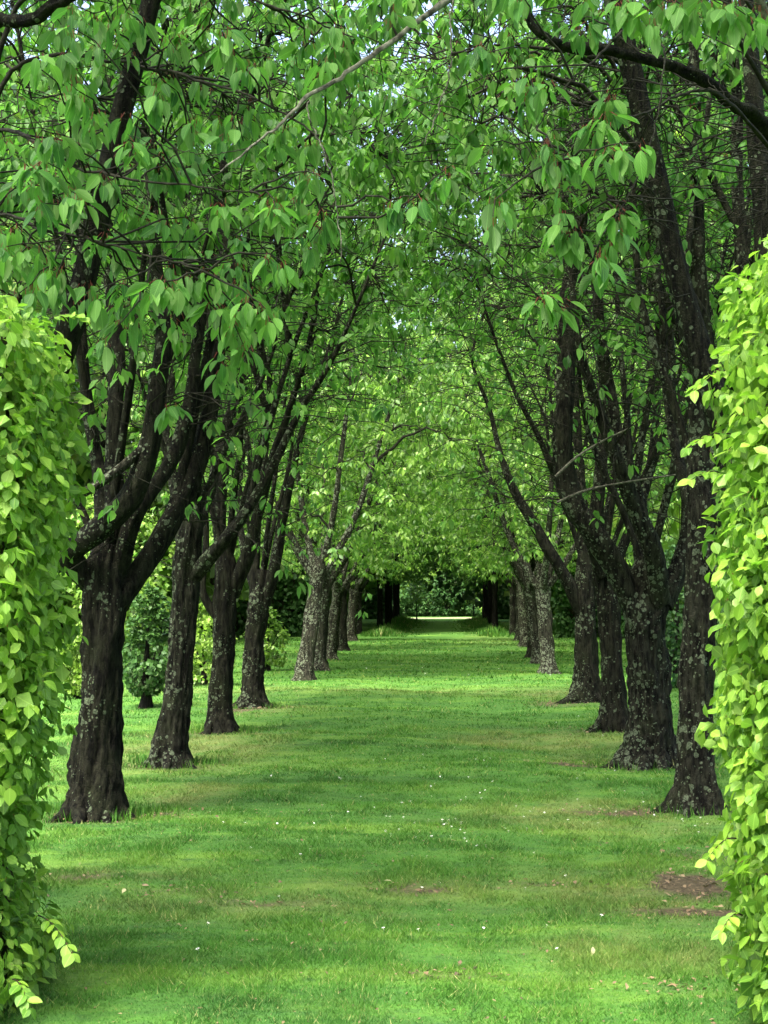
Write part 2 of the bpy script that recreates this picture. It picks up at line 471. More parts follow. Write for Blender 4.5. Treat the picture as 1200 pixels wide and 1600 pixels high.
def lawn_mat(name, blades):
    k = N(name)
    geo = k.n('ShaderNodeNewGeometry')
    pos = geo.outputs['Position']
    flat = k.n('ShaderNodeMapping', Vector=pos, Scale=(1, 1, 0)).outputs[0]
    streak = k.n('ShaderNodeMapping', Vector=pos, Scale=(0.3, 1.0, 0)).outputs[0]
    n1 = k.noise(streak, 1.5, 7, 0.72)
    n2 = k.noise(streak, 5.0, 5, 0.72)
    col = k.ramp(n1, [(0.34, (0.026, 0.092, 0.013)), (0.5, (0.052, 0.155, 0.018)), (0.64, (0.11, 0.225, 0.026))])
    col = k.mix(k.math('MULTIPLY', k.math('SUBTRACT', n2, 0.5, clamp=True), 2.6, clamp=True), col, (0.10, 0.185, 0.028))
    clump = k.noise(flat, 7.5, 5, 0.7)          # darker clover and moss among the grass
    col = k.mix(k.math('MULTIPLY', k.math('SUBTRACT', clump, 0.53, clamp=True), 5.0, clamp=True), col, (0.025, 0.085, 0.018))
    dry = k.n('ShaderNodeAttribute', {'attribute_name': 'dry'}).outputs['Fac']
    bare = k.n('ShaderNodeAttribute', {'attribute_name': 'bare'}).outputs['Fac']
    n3 = k.noise(flat, 11.0, 4, 0.7)
    col = k.mix(k.math('MULTIPLY', dry, n3, clamp=True), col, (0.21, 0.20, 0.07))
    if blades:
        rnd = geo.outputs['Random Per Island']
        col = k.mix(k.math('MULTIPLY', k.math('SUBTRACT', rnd, 0.9, clamp=True), 7.0), col, (0.30, 0.27, 0.12))
        br = k.math('ADD', 0.75, k.math('MULTIPLY', rnd, 0.5))
        col = k.mix(1.0, col, k.n('ShaderNodeCombineXYZ', X=br, Y=br, Z=br).outputs[0], 'MULTIPLY')
        bs = k.n('ShaderNodeBsdfPrincipled', Base_Color=col, Roughness=0.6, Specular_IOR_Level=0.1)
        tr = k.n('ShaderNodeBsdfTranslucent', Color=col)
        mx = k.n('ShaderNodeMixShader', _0=0.35)
        k.t.links.new(bs.outputs[0], mx.inputs[1])
        k.t.links.new(tr.outputs[0], mx.inputs[2])
        return k.out(mx.outputs[0])
    fine = k.noise(flat, 55.0, 3, 0.7)
    col = k.mix(k.math('MULTIPLY', k.math('SUBTRACT', fine, 0.35, clamp=True), 2.0, clamp=True), k.mix(0.45, col, (0.03, 0.05, 0.015)), col)
    soil = k.ramp(k.noise(flat, 38.0, 5, 0.7), [(0.35, (0.024, 0.02, 0.011)), (0.52, (0.058, 0.046, 0.025)), (0.66, (0.12, 0.098, 0.056))])
    col = k.mix(k.math('MULTIPLY', bare, 1.5, clamp=True), col, soil)
    bp = k.n('ShaderNodeBump', Strength=0.7, Distance=0.02, Height=k.math('ADD', fine, n3))
    bs = k.n('ShaderNodeBsdfPrincipled', Base_Color=col, Roughness=0.9, Specular_IOR_Level=0.15, Normal=bp.outputs[0])
    return k.out(bs.outputs[0])
M['lawn'] = lawn_mat('lawn_turf', False)
M['blade'] = lawn_mat('grass_blades', True)
lawn = obj('lawn', make_mesh('lawn', np.stack([gxf, gyf, gz], -1), [gq], M['lawn'], attrs={'bare': bare_g, 'dry': dry_g}), kind='structure')
lawn['label'] = 'mown green lawn running down the avenue with worn brown patches'

# pale gravel cross path beyond the end of the avenue
px_, py_ = np.linspace(-14, 12, 61), np.array([84.0, 87.5])
wob = 0.5 * np.sin(px_ * 0.7) + 0.2 * np.sin(px_ * 2.3)
pv = np.concatenate([np.stack([px_, py_[0] + wob, np.full(61, 0.006)], -1), np.stack([px_, py_[1] + wob, np.full(61, 0.006)], -1)])
pq = np.stack([np.arange(60), np.arange(1, 61), np.arange(62, 122), np.arange(61, 121)], -1)
M['gravel'] = plain_mat('pale_gravel', (0.15, 0.14, 0.09), (0.26, 0.24, 0.16), 8.0, 0.95)
pathway = obj('path', make_mesh('path', pv, [pq], M['gravel']), kind='structure')
pathway['label'] = 'pale gravel path crossing beyond the end of the avenue'

# grass blades
def grass(seed, zones, tall=None):
    rng = np.random.default_rng(seed)
    vs_, fs_, dr, n0 = [], [], [], 0
    for y0, y1, dens, h, w in zones:
        # visible wedge at this distance (with a margin)
        xl0, xr0 = (-40 - 700) / FPX * y1, (1240 - 700) / FPX * y1
        n = int((xr0 - xl0) * (y1 - y0) * dens)
        y = rng.uniform(y0, y1, n)
        x = rng.uniform(xl0, xr0, n)
        k = (x > (-60 - 700) / FPX * y) & (x < (1260 - 700) / FPX * y)
        x, y = x[k], y[k]
        k = rng.uniform(0, 1, len(x)) > wear(x, y, BARE_AND_SHADE_W) * 1.6
        x, y = x[k], y[k]
        n = len(x)
        z = ground_z(x, y)
        cl = 1 + 0.45 * WN(np.stack([x, y], -1) * 4.0)
        hh = h * rng.uniform(0.5, 1.3, n) * np.clip(cl, 0.5, 1.8)
        az = rng.uniform(0, 2 * pi, n)
        ww = w * rng.uniform(0.6, 1.3, n) * 0.5
        lean = hh * rng.uniform(0.2, 1.6, n)
        la = rng.uniform(0, 2 * pi, n)
        b = np.stack([x, y, z - 0.003], -1)
        side = np.stack([np.cos(az) * ww, np.sin(az) * ww, np.zeros(n)], -1)
        tip = b + np.stack([np.cos(la) * lean, np.sin(la) * lean, hh], -1)
        v = np.stack([b - side, b + side, tip], 1).reshape(-1, 3)
        vs_.append(v)
        fs_.append(np.arange(n * 3).reshape(-1, 3) + n0)
        dr.append(np.repeat(wear(x, y, DRY_W), 3))
        n0 += n * 3
    for bx, by, br in tall or []:
        n = 900
        a = rng.uniform(0, 2 * pi, n)
        rr = br * (0.75 + np.abs(rng.normal(0, 0.45, n)))
        x, y = bx + np.cos(a) * rr, by + np.sin(a) * rr
        k = 0.3 + 0.7 * (WN(np.stack([a * 1.3, a * 0 + bx], -1)) > -0.1)
        hh, la = rng.uniform(0.03, 0.11, n) * k, rng.uniform(0, 2 * pi, n)
        b = np.stack([x, y, ground_z(x, y) - .004], -1)
        sd = np.stack([np.cos(la + 1.5) * .005, np.sin(la + 1.5) * .005, np.zeros(n)], -1)
        tip = b + np.stack([np.cos(la) * hh * .5, np.sin(la) * hh * .5, hh], -1)
        vs_.append(np.stack([b - sd, b + sd, tip], 1).reshape(-1, 3))
        fs_.append(np.arange(n * 3).reshape(-1, 3) + n0)
        dr.append(np.zeros(n * 3))
        n0 += n * 3
    v = np.concatenate(vs_)
    return make_mesh('grass', v, [np.concatenate(fs_)], M['blade'], smooth=False, attrs={'dry': np.concatenate(dr), 'bare': np.zeros(len(v))})
g = obj('grass', grass(3, [(5.2, 7.0, 14500, 0.021, 0.0042), (7.0, 9.5, 7500, 0.021, 0.0052), (9.5, 13, 4200, 0.022, 0.0065), (13, 18, 1600, 0.024, 0.010), (18, 27, 500, 0.026, 0.015), (27, 50, 110, 0.04, 0.028)],
    [(*PG(u, v)[:2], r) for u, v, r in ((150, 1266, .33), (268, 1188, .30), (345, 1141, .30), (395, 1104, .3), (1085, 1253, .34), (1012, 1190, .44), (960, 1137, .31), (915, 1097, .32))]), kind='stuff')
g['label'] = 'short mown grass blades covering the lawn'
g['category'] = 'grass'

# ------------------------------------------------------------------ trees
def bark_tube(ctrl, rad, n, ns, seed, rough=0.07, flare=0.0, cap=True, kink=0.0):
    """one limb or trunk with an uneven, ridged skin"""
    p, r = resample(ctrl, rad, n)
    if kink:
        kr = np.random.default_rng(seed + 5)
        step = np.cumsum(kr.normal(0, kink * 0.5, (n, 3)), 0)
        step -= np.linspace(0, 1, n)[:, None] * step[-1]
        p = p + step * 0.6 + kr.normal(0, kink * 0.12, (n, 3))
        r = r * (1 + 0.25 * (kr.uniform(0, 1, n) > 0.86))
    rng = np.random.default_rng(seed)
    nz = Noise(seed, 3, 24)
    L = np.concatenate([[0], np.cumsum(np.linalg.norm(np.diff(p, axis=0), axis=1))])
    th = np.arange(ns) / ns * 2 * pi
    a = np.stack([np.cos(th)[None] * np.ones((n, 1)), np.sin(th)[None] * np.ones((n, 1)), L[:, None] * np.ones((1, ns))], -1)
    R = r[:, None] * (1 + rough * nz(a * np.array([1.6, 1.6, 2.5])) + rough * 0.7 * nz(a * np.array([4.5, 4.5, 3.0]) + 7))
    if ns >= 24:
        R = R * (1 - rough * 0.5 * np.abs(nz(a * np.array([8, 8, 3.0]) + 3)) + rough * 0.5 * nz(a * np.array([9, 9, 14.0]) + 11))
    if flare:
        ph = rng.uniform(0, 2 * pi, 4)
        but = 0.55 + 0.45 * (0.6 * np.cos(3 * th + ph[0]) + 0.5 * np.cos(5 * th + ph[1]) + 0.35 * np.cos(2 * th + ph[2]))
        but = np.clip(but, 0.05, 1.6)
        R = R * (1 + flare * np.exp(-L[:, None] / 0.13) * but[None] + 0.18 * np.exp(-L[:, None] / 0.45))
    v, q = tubes(p[None], R[None], ns, ref=np.array([[0.2, 1.0, 0.05]]) if abs((p[-1] - p[0])[2]) > 0.5 * np.linalg.norm(p[-1] - p[0]) else None)
    f = [q]
    if cap:
        v = np.vstack([v, p[-1] + (p[-1] - p[-2]) * 0.2])
        b = (n - 1) * ns
        j = np.arange(ns)
        f.append(np.stack([b + j, np.full(ns, len(v) - 1), b + (j + 1) % ns], -1))
    return v, f, p, r

def sample_crown(n, c, rad, zmin, rng, power=0.45):
    out = []
    while sum(map(len, out)) < n:
        d = nrm(rng.normal(size=(n * 2, 3)))
        r = rng.uniform(0, 1, (n * 2, 1)) ** power
        p = c + d * r * rad
        out.append(p[p[:, 2] > zmin(p) + rng.uniform(0, 0.5, len(p))])
    return np.concatenate(out)[:n]

def attach(targets, nodes, node_r, node_t, rng, npts, arch=0.14, jit=0.05, along=0.35):
    """curved shoots from the nearest node to each target"""
    cost = np.linalg.norm(targets[:, None] - nodes[None], axis=-1)
    dz = targets[:, None, 2] - nodes[None, :, 2]
    cost = cost + 0.5 * np.clip(-dz, 0, None) + rng.uniform(0, 0.35, cost.shape)
    i = cost.argmin(1)
    p0, p1 = nodes[i], targets
    L = np.linalg.norm(p1 - p0, axis=1)[:, None]
    c = 0.5 * (p0 + p1) + node_t[i] * L * along * 0.5 + np.array([0, 0, 1.0]) * L * arch + rng.normal(0, 0.08, p0.shape) * L
    t = np.linspace(0, 1, npts)[None, :, None]
    path = (1 - t) ** 2 * p0[:, None] + 2 * t * (1 - t) * c[:, None] + t ** 2 * p1[:, None]
    w = np.sin(pi * t) ** 0.5
    path = path + rng.normal(0, jit, path.shape) * w * np.minimum(L, 1.0)[:, None]
    return path, i, L[:, 0]

class Tree:
    """grows one cherry tree; every coordinate is relative to its base"""
    def __init__(self, seed, trunk, limbs, crown_c, crown_r, zmin, n2=70, n3=800, leaf=L_MID, leaf_mat=None, leaf_size=(0.075, 0.12),
                 clusters=4, per=(4, 8), ns=(40, 20), bark='bark', flare=0.9, extra=None, n_bare=250, trunk_rows=60, power=0.45, low_leaf=0.35, roots=0):
        rng = self.rng = np.random.default_rng(seed)
        self.meshes = []
        v, f, p, r = bark_tube([t[0] for t in trunk], [t[1] for t in trunk], trunk_rows, ns[0], seed, 0.075, flare)
        self.meshes.append(('trunk', make_mesh('trunk', v, f, M[bark]), None))
        for k in range(roots):
            a = k * 2 * pi / roots + rng.normal(0, 0.3)
            dr = np.array([math.cos(a), math.sin(a), 0])
            sd = np.array([-dr[1], dr[0], 0]) * rng.normal(0, 0.1)
            r0, ln = trunk[0][1], rng.uniform(0.85, 1.35)
            v, f, _, _ = bark_tube([dr * r0 * 0.35 + [0, 0, .26], dr * r0 * 1.0 + [0, 0, .11], dr * r0 * 1.5 + sd * .5 + [0, 0, .045], dr * r0 * (1.5 + ln) + sd + [0, 0, -.03]],
                                   [r0 * .42, r0 * .36, r0 * .24, r0 * .08], 14, 12, seed * 17 + k, 0.1)
            self.meshes.append(('root', make_mesh('root', v, f, M[bark]), None))
        nodes, nr, nt = [], [], []
        for k, (ctrl, rad) in enumerate(limbs):
            ctrl, rad = np.array(ctrl, float), list(rad)
            v, f, p, r = bark_tube(ctrl, rad, max(16, int(7 * len(ctrl))), ns[1] if max(rad) > 0.046 else 9, seed * 13 + k, 0.06)
            self.meshes.append(('limb', make_mesh('limb', v, f, M[bark]), None))
            s = max(2, int(len(p) * 0.22))
            nodes.append(p[s:])
            nr.append(r[s:])
            nt.append(nrm(np.gradient(p, axis=0))[s:])
        nodes, nr, nt = np.concatenate(nodes), np.concatenate(nr), np.concatenate(nt)
        # secondary branches
        t2 = sample_crown(n2, crown_c, np.array(crown_r) * 0.85, lambda p: zmin(p) + 0.2, rng, 0.5)
        path, i, L = attach(t2, nodes, nr, nt, rng, 10, arch=0.10, jit=0.03, along=0.6)
        r0 = np.clip(np.minimum(nr[i] * 0.6, 0.010 + 0.010 * L), 0.006, 0.05)
        rad = r0[:, None] * np.linspace(1, 0.3, 10)[None] + 0.002
        v2, q2 = tubes(path, rad, 6)
        self.meshes.append(('branches', make_mesh('branches', v2, [q2], M['twig']), 'stuff'))
        n2_nodes = path[:, 2:].reshape(-1, 3)
        n2_t = nrm(np.gradient(path, axis=1))[:, 2:].reshape(-1, 3)
        nodes3 = np.concatenate([n2_nodes, nodes[nr < 0.06]])
        t3v = np.concatenate([n2_t, nt[nr < 0.06]])
        # leafy twigs
        t3 = sample_crown(n3, crown_c, np.array(crown_r), zmin, rng, power)
        p3, i3, L3 = attach(t3, nodes3, None, t3v, rng, 6, arch=0.12, jit=0.035)
        rad3 = np.broadcast_to(np.linspace(0.0055, 0.0018, 6), p3.shape[:2])
        # bare inner twigs (dead shoots low in the crown)
        allv, allq, nv = [], [], 0
        va, qa = tubes(p3, rad3, 3)
        allv.append(va); allq.append(qa); nv += len(va)
        if n_bare:
            nl = np.concatenate([nodes, nodes3[::3]])
            tl = np.concatenate([nt, t3v[::3]])
            j = rng.integers(0, len(nl), n_bare)
            dr = nrm(rng.normal(size=(n_bare, 3)) * np.array([1, 1, 0.45]) + tl[j] * 0.5 + np.array([0, 0, 0.1]))
            tt = nl[j] + dr * rng.uniform(0.3, 1.0, (n_bare, 1)) ** 1.3 * 1.9
            pb, _, _ = attach(tt, nl, None, tl, rng, 7, arch=0.05, jit=0.035)
            vb, qb = tubes(pb, np.broadcast_to(np.linspace(0.0075, 0.0022, 7), pb.shape[:2]), 3)
            allv.append(vb); allq.append(qb + nv); nv += len(vb)
            # side shoots on them
            fl_n = pb[:, 2:7].reshape(-1, 3)
            j2 = rng.integers(0, len(fl_n), int(n_bare * 1.6))
            p0 = fl_n[j2]
            p1 = p0 + nrm(rng.normal(size=p0.shape) + np.array([0, 0, 0.25])) * rng.uniform(0.12, 0.55, (len(p0), 1))
            ps = p0[:, None] + (p1 - p0)[:, None] * np.linspace(0, 1, 3)[None, :, None] + rng.normal(0, 0.012, (len(p0), 3, 3))
            ps[:, 0] = p0
            vb, qb = tubes(ps, np.broadcast_to(np.linspace(0.0045, 0.0018, 3), ps.shape[:2]), 3)
            allv.append(vb); allq.append(qb + nv); nv += len(vb)
            leafy_ends = np.concatenate([tt[rng.uniform(0, 1, len(tt)) < low_leaf], p1[rng.uniform(0, 1, len(p1)) < low_leaf]])
        cl = []
        for _ in range(clusters):
            t = 1 - rng.uniform(0, 1, len(p3)) ** 1.6 * 0.75
            if _ == 0:
                t[:] = 1.0
            x = t * 5
            a = np.minimum(x.astype(int), 4)
            fr = (x - a)[:, None]
            w = np.arange(len(p3))
            cl.append(p3[w, a] * (1 - fr) + p3[w, a + 1] * fr)
        cl = np.concatenate(cl + ([leafy_ends] if n_bare else []))
        self.tw = (np.concatenate(allv), np.concatenate(allq))
        self.meshes.append(('twigs', make_mesh('twigs', self.tw[0], [self.tw[1]], M['twig']), 'stuff'))
        self.leaves = cluster_leaves(cl, rng, per=per, size=leaf_size)
        self.leaf, self.leaf_mat = leaf, leaf_mat or M['cherry']

    def place(self, name, label, cat, base, group=None, hero=0):
        root = thing(name, label, cat, base, group)
        for nm, me, kind in self.meshes:
            obj(nm, me, root, kind=kind)
        pos, fr, size = self.leaves
        keep = np.ones(len(pos), bool)
        if hero:
            u, v = project(pos + np.array(base))
            vis = (u > 5) & (u < 1195) & (v > 5) & (v < 900)
            idx = np.where(vis)[0]
            idx = idx[np.argsort(pos[idx, 1])[:hero]]
            keep[idx] = False
            leaf_objects(pos[idx], tuple(a[idx] for a in fr), size[idx], CHERRY_LEAF, root)
        me = leaves_mesh('crown', pos[keep], tuple(a[keep] for a in fr), size[keep], self.leaf, self.leaf_mat)
        obj('crown', me, root, kind='stuff')
        return root

def traced(base_uv, d, trunk_px, limbs_px, ext=2.6, seed=0):
    """trunk and limbs read off the photograph at the tree's own distance; depth offsets give them volume"""
    rng = np.random.default_rng(seed + 900)
    b = P(base_uv[0], base_uv[1], d)
    b[2] = ground_z(np.array([b[0]]), np.array([b[1]]))[0] - 0.03
    s = FPX / d
    trunk = []
    for k, (u, v, w) in enumerate(trunk_px):
        q = P(u, v, d) - b
        if k == 0:
            q[:] = 0
        trunk.append((q, w / 2 / s))
    limbs = []
    for pts in limbs_px:
        c, r = [], []
        for u, v, dd, w in pts:
            c.append(P(u, v, d + dd) - b)
            r.append(max(w / 2 / s * 0.86, 0.008))
        e = ext * rng.uniform(0.7, 1.1)
        last, dirn = c[-1], nrm((c[-1] - c[-2])[None])[0]
        if r[-1] > 0.02:
            for f in (0.4, 0.75, 1.0):
                c.append(last + nrm((dirn * (1.2 - f * 0.5) + np.array([rng.normal(0, 0.15), rng.normal(0, 0.15), 0.7 * f]))[None])[0] * e * f)
                r.append(max(r[-1] * 0.68, 0.008))
        limbs.append((c, r))
    top = trunk[-2][0]
    for k in range(7):                       # thinner stems fanning up from the fork
        a = k * 2 * pi / 7 + rng.normal(0, 0.35)
        dr = np.array([math.cos(a), 0.8 * math.sin(a), 0]) * rng.uniform(0.5, 1.0)
        src = limbs[k % len(limbs)][0]
        st = src[min(2, len(src) - 2)] if k % 3 else top
        h = rng.uniform(2.6, 3.8)
        r0 = rng.uniform(0.026, 0.042)
        limbs.append(([st, st + dr * .3 + [0, 0, h * .22], st + dr * .75 + [0, 0, h * .5], st + dr * 1.05 + rng.normal(0, .1, 3) + [0, 0, h * .78], st + dr * 1.5 + [0, 0, h]], [r0, r0 * .9, r0 * .72, r0 * .5, .009]))
    return b, trunk, limbs

def high_over_path(side, inner, outer):
    """lower edge of a crown: higher over the walk than on the outside"""
    def f(p):
        t = np.clip(p[:, 0] * side / 2.5, -1, 1)          # + towards the walk
        return outer + (inner - outer) * (t * 0.5 + 0.5)
    return f

NEAR = {
 # name: (base px, distance, trunk [(u, v, width px)], limbs [[(u, v, depth offset m, width px)]])
 'a1': ((150, 1268), 11.07, [(150, 1268, 74), (152, 1215, 68), (158, 1120, 62), (162, 1020, 62), (163, 950, 66), (165, 890, 66), (170, 850, 40)],
   [[(150, 915, 0, 46), (118, 885, -.1, 42), (112, 862, -.2, 38), (150, 830, -.3, 40), (205, 775, -.3, 40), (233, 700, -.3, 36), (245, 600, -.3, 32), (256, 520, -.2, 28), (245, 420, 0, 24), (240, 330, .1, 20)],
    [(178, 945, 0, 50), (225, 885, .1, 42), (272, 805, .2, 40), (308, 725, .3, 38), (328, 640, .4, 33), (340, 550, .5, 28), (352, 460, .6, 22)],
    [(165, 900, .1, 44), (182, 830, .2, 38), (178, 740, .3, 34), (180, 640, .3, 30), (186, 560, .4, 26), (170, 420, .5, 22), (168, 200, .6, 18), (172, 50, .7, 16)],
    [(185, 890, 0, 36), (215, 800, -.1, 30), (262, 730, 0, 28), (292, 650, .1, 26), (305, 560, .2, 22), (320, 460, .3, 18)],
    [(152, 890, .3, 34), (158, 790, .6, 28), (150, 710, .8, 26), (135, 620, 1.0, 24), (126, 500, 1.1, 22), (124, 400, 1.2, 18)]]),
 'a2': ((268, 1190), 14.3, [(268, 1190, 50), (268, 1150, 46), (279, 1060, 40), (288, 960, 40), (291, 890, 44), (297, 830, 40), (304, 780, 26)],
   [[(292, 860, 0, 34), (300, 780, 0, 32), (312, 690, 0, 28), (322, 600, 0, 24), (330, 500, 0, 20), (300, 380, .2, 16), (284, 220, .3, 15), (282, 80, .3, 14)],
    [(300, 905, 0, 28), (345, 850, -.2, 24), (385, 800, -.2, 20), (430, 720, -.2, 16), (470, 640, -.2, 12), (520, 560, -.3, 9)],
    [(285, 850, .1, 24), (275, 780, .4, 20), (262, 690, .7, 18), (258, 590, .9, 15)],
    [(298, 850, .2, 24), (330, 760, .6, 20), (352, 670, .9, 18), (380, 580, 1.2, 14)]]),
 'a3': ((345, 1143), 17.3, [(345, 1143, 42), (344, 1100, 36), (348, 1020, 33), (352, 940, 36), (354, 890, 34), (350, 860, 22)],
   [[(345, 970, 0, 20), (326, 945, 0, 17), (316, 915, 0, 14), (322, 850, .2, 12), (318, 770, .3, 10)],
    [(348, 920, 0, 28), (345, 850, .1, 22), (346, 770, .2, 20), (356, 690, .3, 16), (362, 590, .4, 13)],
    [(362, 930, 0, 28), (385, 870, -.1, 24), (402, 805, -.1, 21), (425, 720, -.2, 17), (448, 650, -.2, 13), (474, 570, -.3, 9)],
    [(350, 900, .2, 20), (338, 820, .7, 15), (332, 720, 1.0, 13), (318, 600, 1.2, 10)]]),
 'a4': ((395, 1105), 20.9, [(395, 1105, 38), (394, 1075, 32), (397, 1010, 30), (403, 950, 33), (408, 915, 30), (408, 890, 20)],
   [[(398, 945, 0, 22), (398, 890, 0, 17), (402, 810, .1, 15), (412, 730, .2, 13), (420, 640, .3, 10)],
    [(412, 945, 0, 24), (430, 880, -.1, 20), (440, 820, -.1, 17), (455, 750, -.2, 14), (470, 680, -.2, 11), (495, 600, -.2, 8)],
    [(405, 940, .2, 18), (385, 880, .6, 14), (372, 800, .9, 12), (360, 700, 1.0, 9)]]),
 'b1': ((1085, 1255), 11.5, [(1085, 1255, 72), (1087, 1205, 62), (1090, 1100, 56), (1092, 1000, 56), (1096, 900, 60), (1098, 800, 58), (1096, 760, 36)],
   [[(1096, 860, 0, 52), (1092, 740, 0, 44), (1090, 620, 0, 42), (1096, 500, 0, 38), (1090, 380, 0, 33), (1088, 250, .1, 28), (1085, 120, .2, 24)],
    [(1100, 640, 0, 30), (1104, 520, -.1, 34), (1068, 450, -.2, 34), (1036, 385, -.2, 30), (1012, 310, -.2, 26), (1003, 240, -.2, 22), (985, 150, -.2, 18)],
    [(1100, 820, 0, 40), (1140, 700, .1, 36), (1158, 560, .1, 34), (1160, 420, .1, 32), (1152, 280, .2, 28), (1150, 130, .2, 24)],
    [(1092, 820, .2, 30), (1060, 720, .6, 22), (1040, 600, .9, 18), (1030, 450, 1.1, 15)]]),
 'b2': ((1012, 1192), 14.2, [(1012, 1192, 78), (1014, 1150, 70), (1013, 1080, 64), (1010, 1000, 62), (1008, 950, 70), (1012, 905, 60), (1015, 870, 36)],
   [[(995, 960, 0, 44), (965, 895, -.1, 42), (925, 830, -.2, 40), (895, 785, -.2, 38), (880, 720, -.2, 38), (880, 640, -.2, 36), (886, 550, -.1, 32), (884, 470, 0, 27), (905, 370, .2, 22)],
    [(1008, 930, .1, 38), (1003, 850, .3, 34), (992, 770, .4, 30), (968, 690, .5, 27), (950, 600, .6, 24), (936, 500, .6, 20), (925, 400, .7, 16)],
    [(1030, 940, -.1, 40), (1020, 860, -.3, 34), (990, 790, -.4, 30), (968, 730, -.5, 26), (935, 640, -.5, 20), (905, 540, -.6, 14)],
    [(1035, 945, 0, 40), (1060, 890, .1, 34), (1075, 820, .2, 28), (1070, 730, .3, 25), (1050, 640, .4, 20), (1045, 520, .5, 16)]]),
 'b3': ((960, 1138), 17.7, [(960, 1138, 44), (959, 1105, 38), (957, 1030, 34), (950, 950, 34), (943, 890, 34), (938, 830, 24)],
   [[(945, 900, 0, 30), (932, 820, 0, 26), (940, 720, 0, 22), (945, 620, .1, 20), (935, 500, .1, 15), (930, 400, .2, 12)],
    [(950, 920, .1, 22), (975, 850, .2, 18), (1010, 760, .3, 16), (1025, 650, .4, 13), (1030, 540, .4, 10)],
    [(940, 900, -.1, 20), (915, 830, -.3, 16), (880, 770, -.4, 13), (845, 690, -.5, 10), (800, 600, -.5, 7)]]),
 'b4': ((915, 1098), 21.7, [(915, 1098, 42), (917, 1065, 36), (916, 1000, 32), (915, 940, 34), (914, 890, 30), (912, 860, 20)],
   [[(908, 955, 0, 24), (885, 905, -.1, 22), (858, 860, -.2, 20), (832, 815, -.2, 18), (805, 770, -.2, 15), (782, 710, -.2, 11), (765, 640, -.2, 8)],
    [(914, 910, 0, 26), (912, 830, 0, 22), (906, 740, .1, 19), (900, 640, .2, 15), (890, 530, .3, 11)],
    [(920, 920, .1, 20), (938, 850, .3, 16), (955, 770, .5, 13), (975, 680, .6, 10)]]),
}
NEAR_LABEL = {
 'a1': 'dark cherry tree with a pale sawn limb stub, beside the flat topped hedge',
 'a2': 'slender leaning cherry tree standing next behind the tree with the sawn stub',
 'a3': 'cherry tree with a short low side branch, next behind the slender leaning one',
 'a4': 'forked cherry tree opposite the slanting limb, last before the sunny gap',
 'b1': 'tall straight cherry trunk half hidden by the bright beech hedge with tall stems',
 'b2': 'stout grey cherry tree with a heavy limb bowing over the walk',
 'b3': 'narrow cherry trunk between the stout grey cherry and the slanting limbed one',
 'b4': 'cherry tree with one slanting limb reaching over the walk, beside the sunny gap',
}
GROUP = 'cherry trees lining the grass avenue'
TREE_D = {}
for key, (buv, d, tr, lb) in NEAR.items():
    seed = 100 + list(NEAR).index(key)
    if key == 'b1':
        tr = [(u, v, w * 0.86) for u, v, w in tr]
        lb = [[(u, v, dd, w * (0.82 if v < 700 else 1.0)) for u, v, dd, w in l] for l in lb]
    b, trunk, limbs = traced(buv, d, tr, lb, seed=seed)
    side = 1 if key[0] == 'a' else -1
    near = key[1] in '12'
    idx = int(key[1])
    t = Tree(seed, trunk, limbs, np.array([0.35 * side, 0.0, (5.6, 5.7, 6.0, 6.0)[idx - 1]]), (3.0 if idx < 4 else 2.6, 2.3 if idx < 4 else 1.5, (2.1, 2.4, 2.9, 2.5)[idx - 1]), high_over_path(side, (4.5 if key[0] == 'a' else 4.7) - 0.15 * idx, 3.2 if key[0] == 'a' else 3.8),
             n2=75, n3=int((560, 620, 680, 430)[idx - 1] * (1.0 if key[0] == 'a' else 0.78)), leaf=L_MID if near else L_LOW, leaf_mat=M['cherry'], clusters=4, per=(3, 7),
             ns=(56, 24) if near else (36, 16), n_bare=850 if key[0] == 'b' else 520, flare=0.62 if key[0] == 'b' else 0.75, trunk_rows=90, bark='bark_grey' if key in ('b2', 'b1', 'a2') else 'bark', roots=6, low_leaf=0.22 if key[0] == 'b' else 0.4)
    TREE_D[key] = (t, t.place('cherry_tree', NEAR_LABEL[key], 'tree', b, GROUP, hero=280 if near else 0), b)

def add_branch(root, b, name, ctrl, rad, n=24, ns=12, mat='bark', seed=1, kind=None):
    v, f, p, r = bark_tube([np.array(c) - b for c in ctrl], rad, n, ns, seed, 0.08)
    return obj(name, make_mesh(name, v, f, M[mat]), root, kind=kind)

# sawn pale stub on the first tree
_, r_, b_ = TREE_D['a1']
add_branch(r_, b_, 'limb_stub', [P(222, 700, 10.75), P(190, 730, 10.7), P(145, 762, 10.6), P(97, 788, 10.5)], [0.03, 0.034, 0.032, 0.03], mat='bark_pale', seed=41)
# pale thin shoots crossing in front of the stout tree and the straight one
_, r_, b_ = TREE_D['b2']
for k, pts in enumerate([[(868, 745), (900, 715), (940, 690), (985, 668)], [(870, 785), (920, 765), (1000, 750), (1105, 735)], [(1105, 480), (1010, 472), (900, 482), (800, 520)],
                         [(1090, 690), (1030, 650), (980, 630), (920, 640)], [(1080, 575), (1000, 520), (930, 515)]]):
    dd = 13.4 + 0.15 * k
    add_branch(r_, b_, 'shoot', [P(u, v, dd) for u, v in pts], np.linspace(0.013, 0.006, len(pts)), ns=6, mat='twig_pale' if k < 2 else 'twig', seed=50 + k)

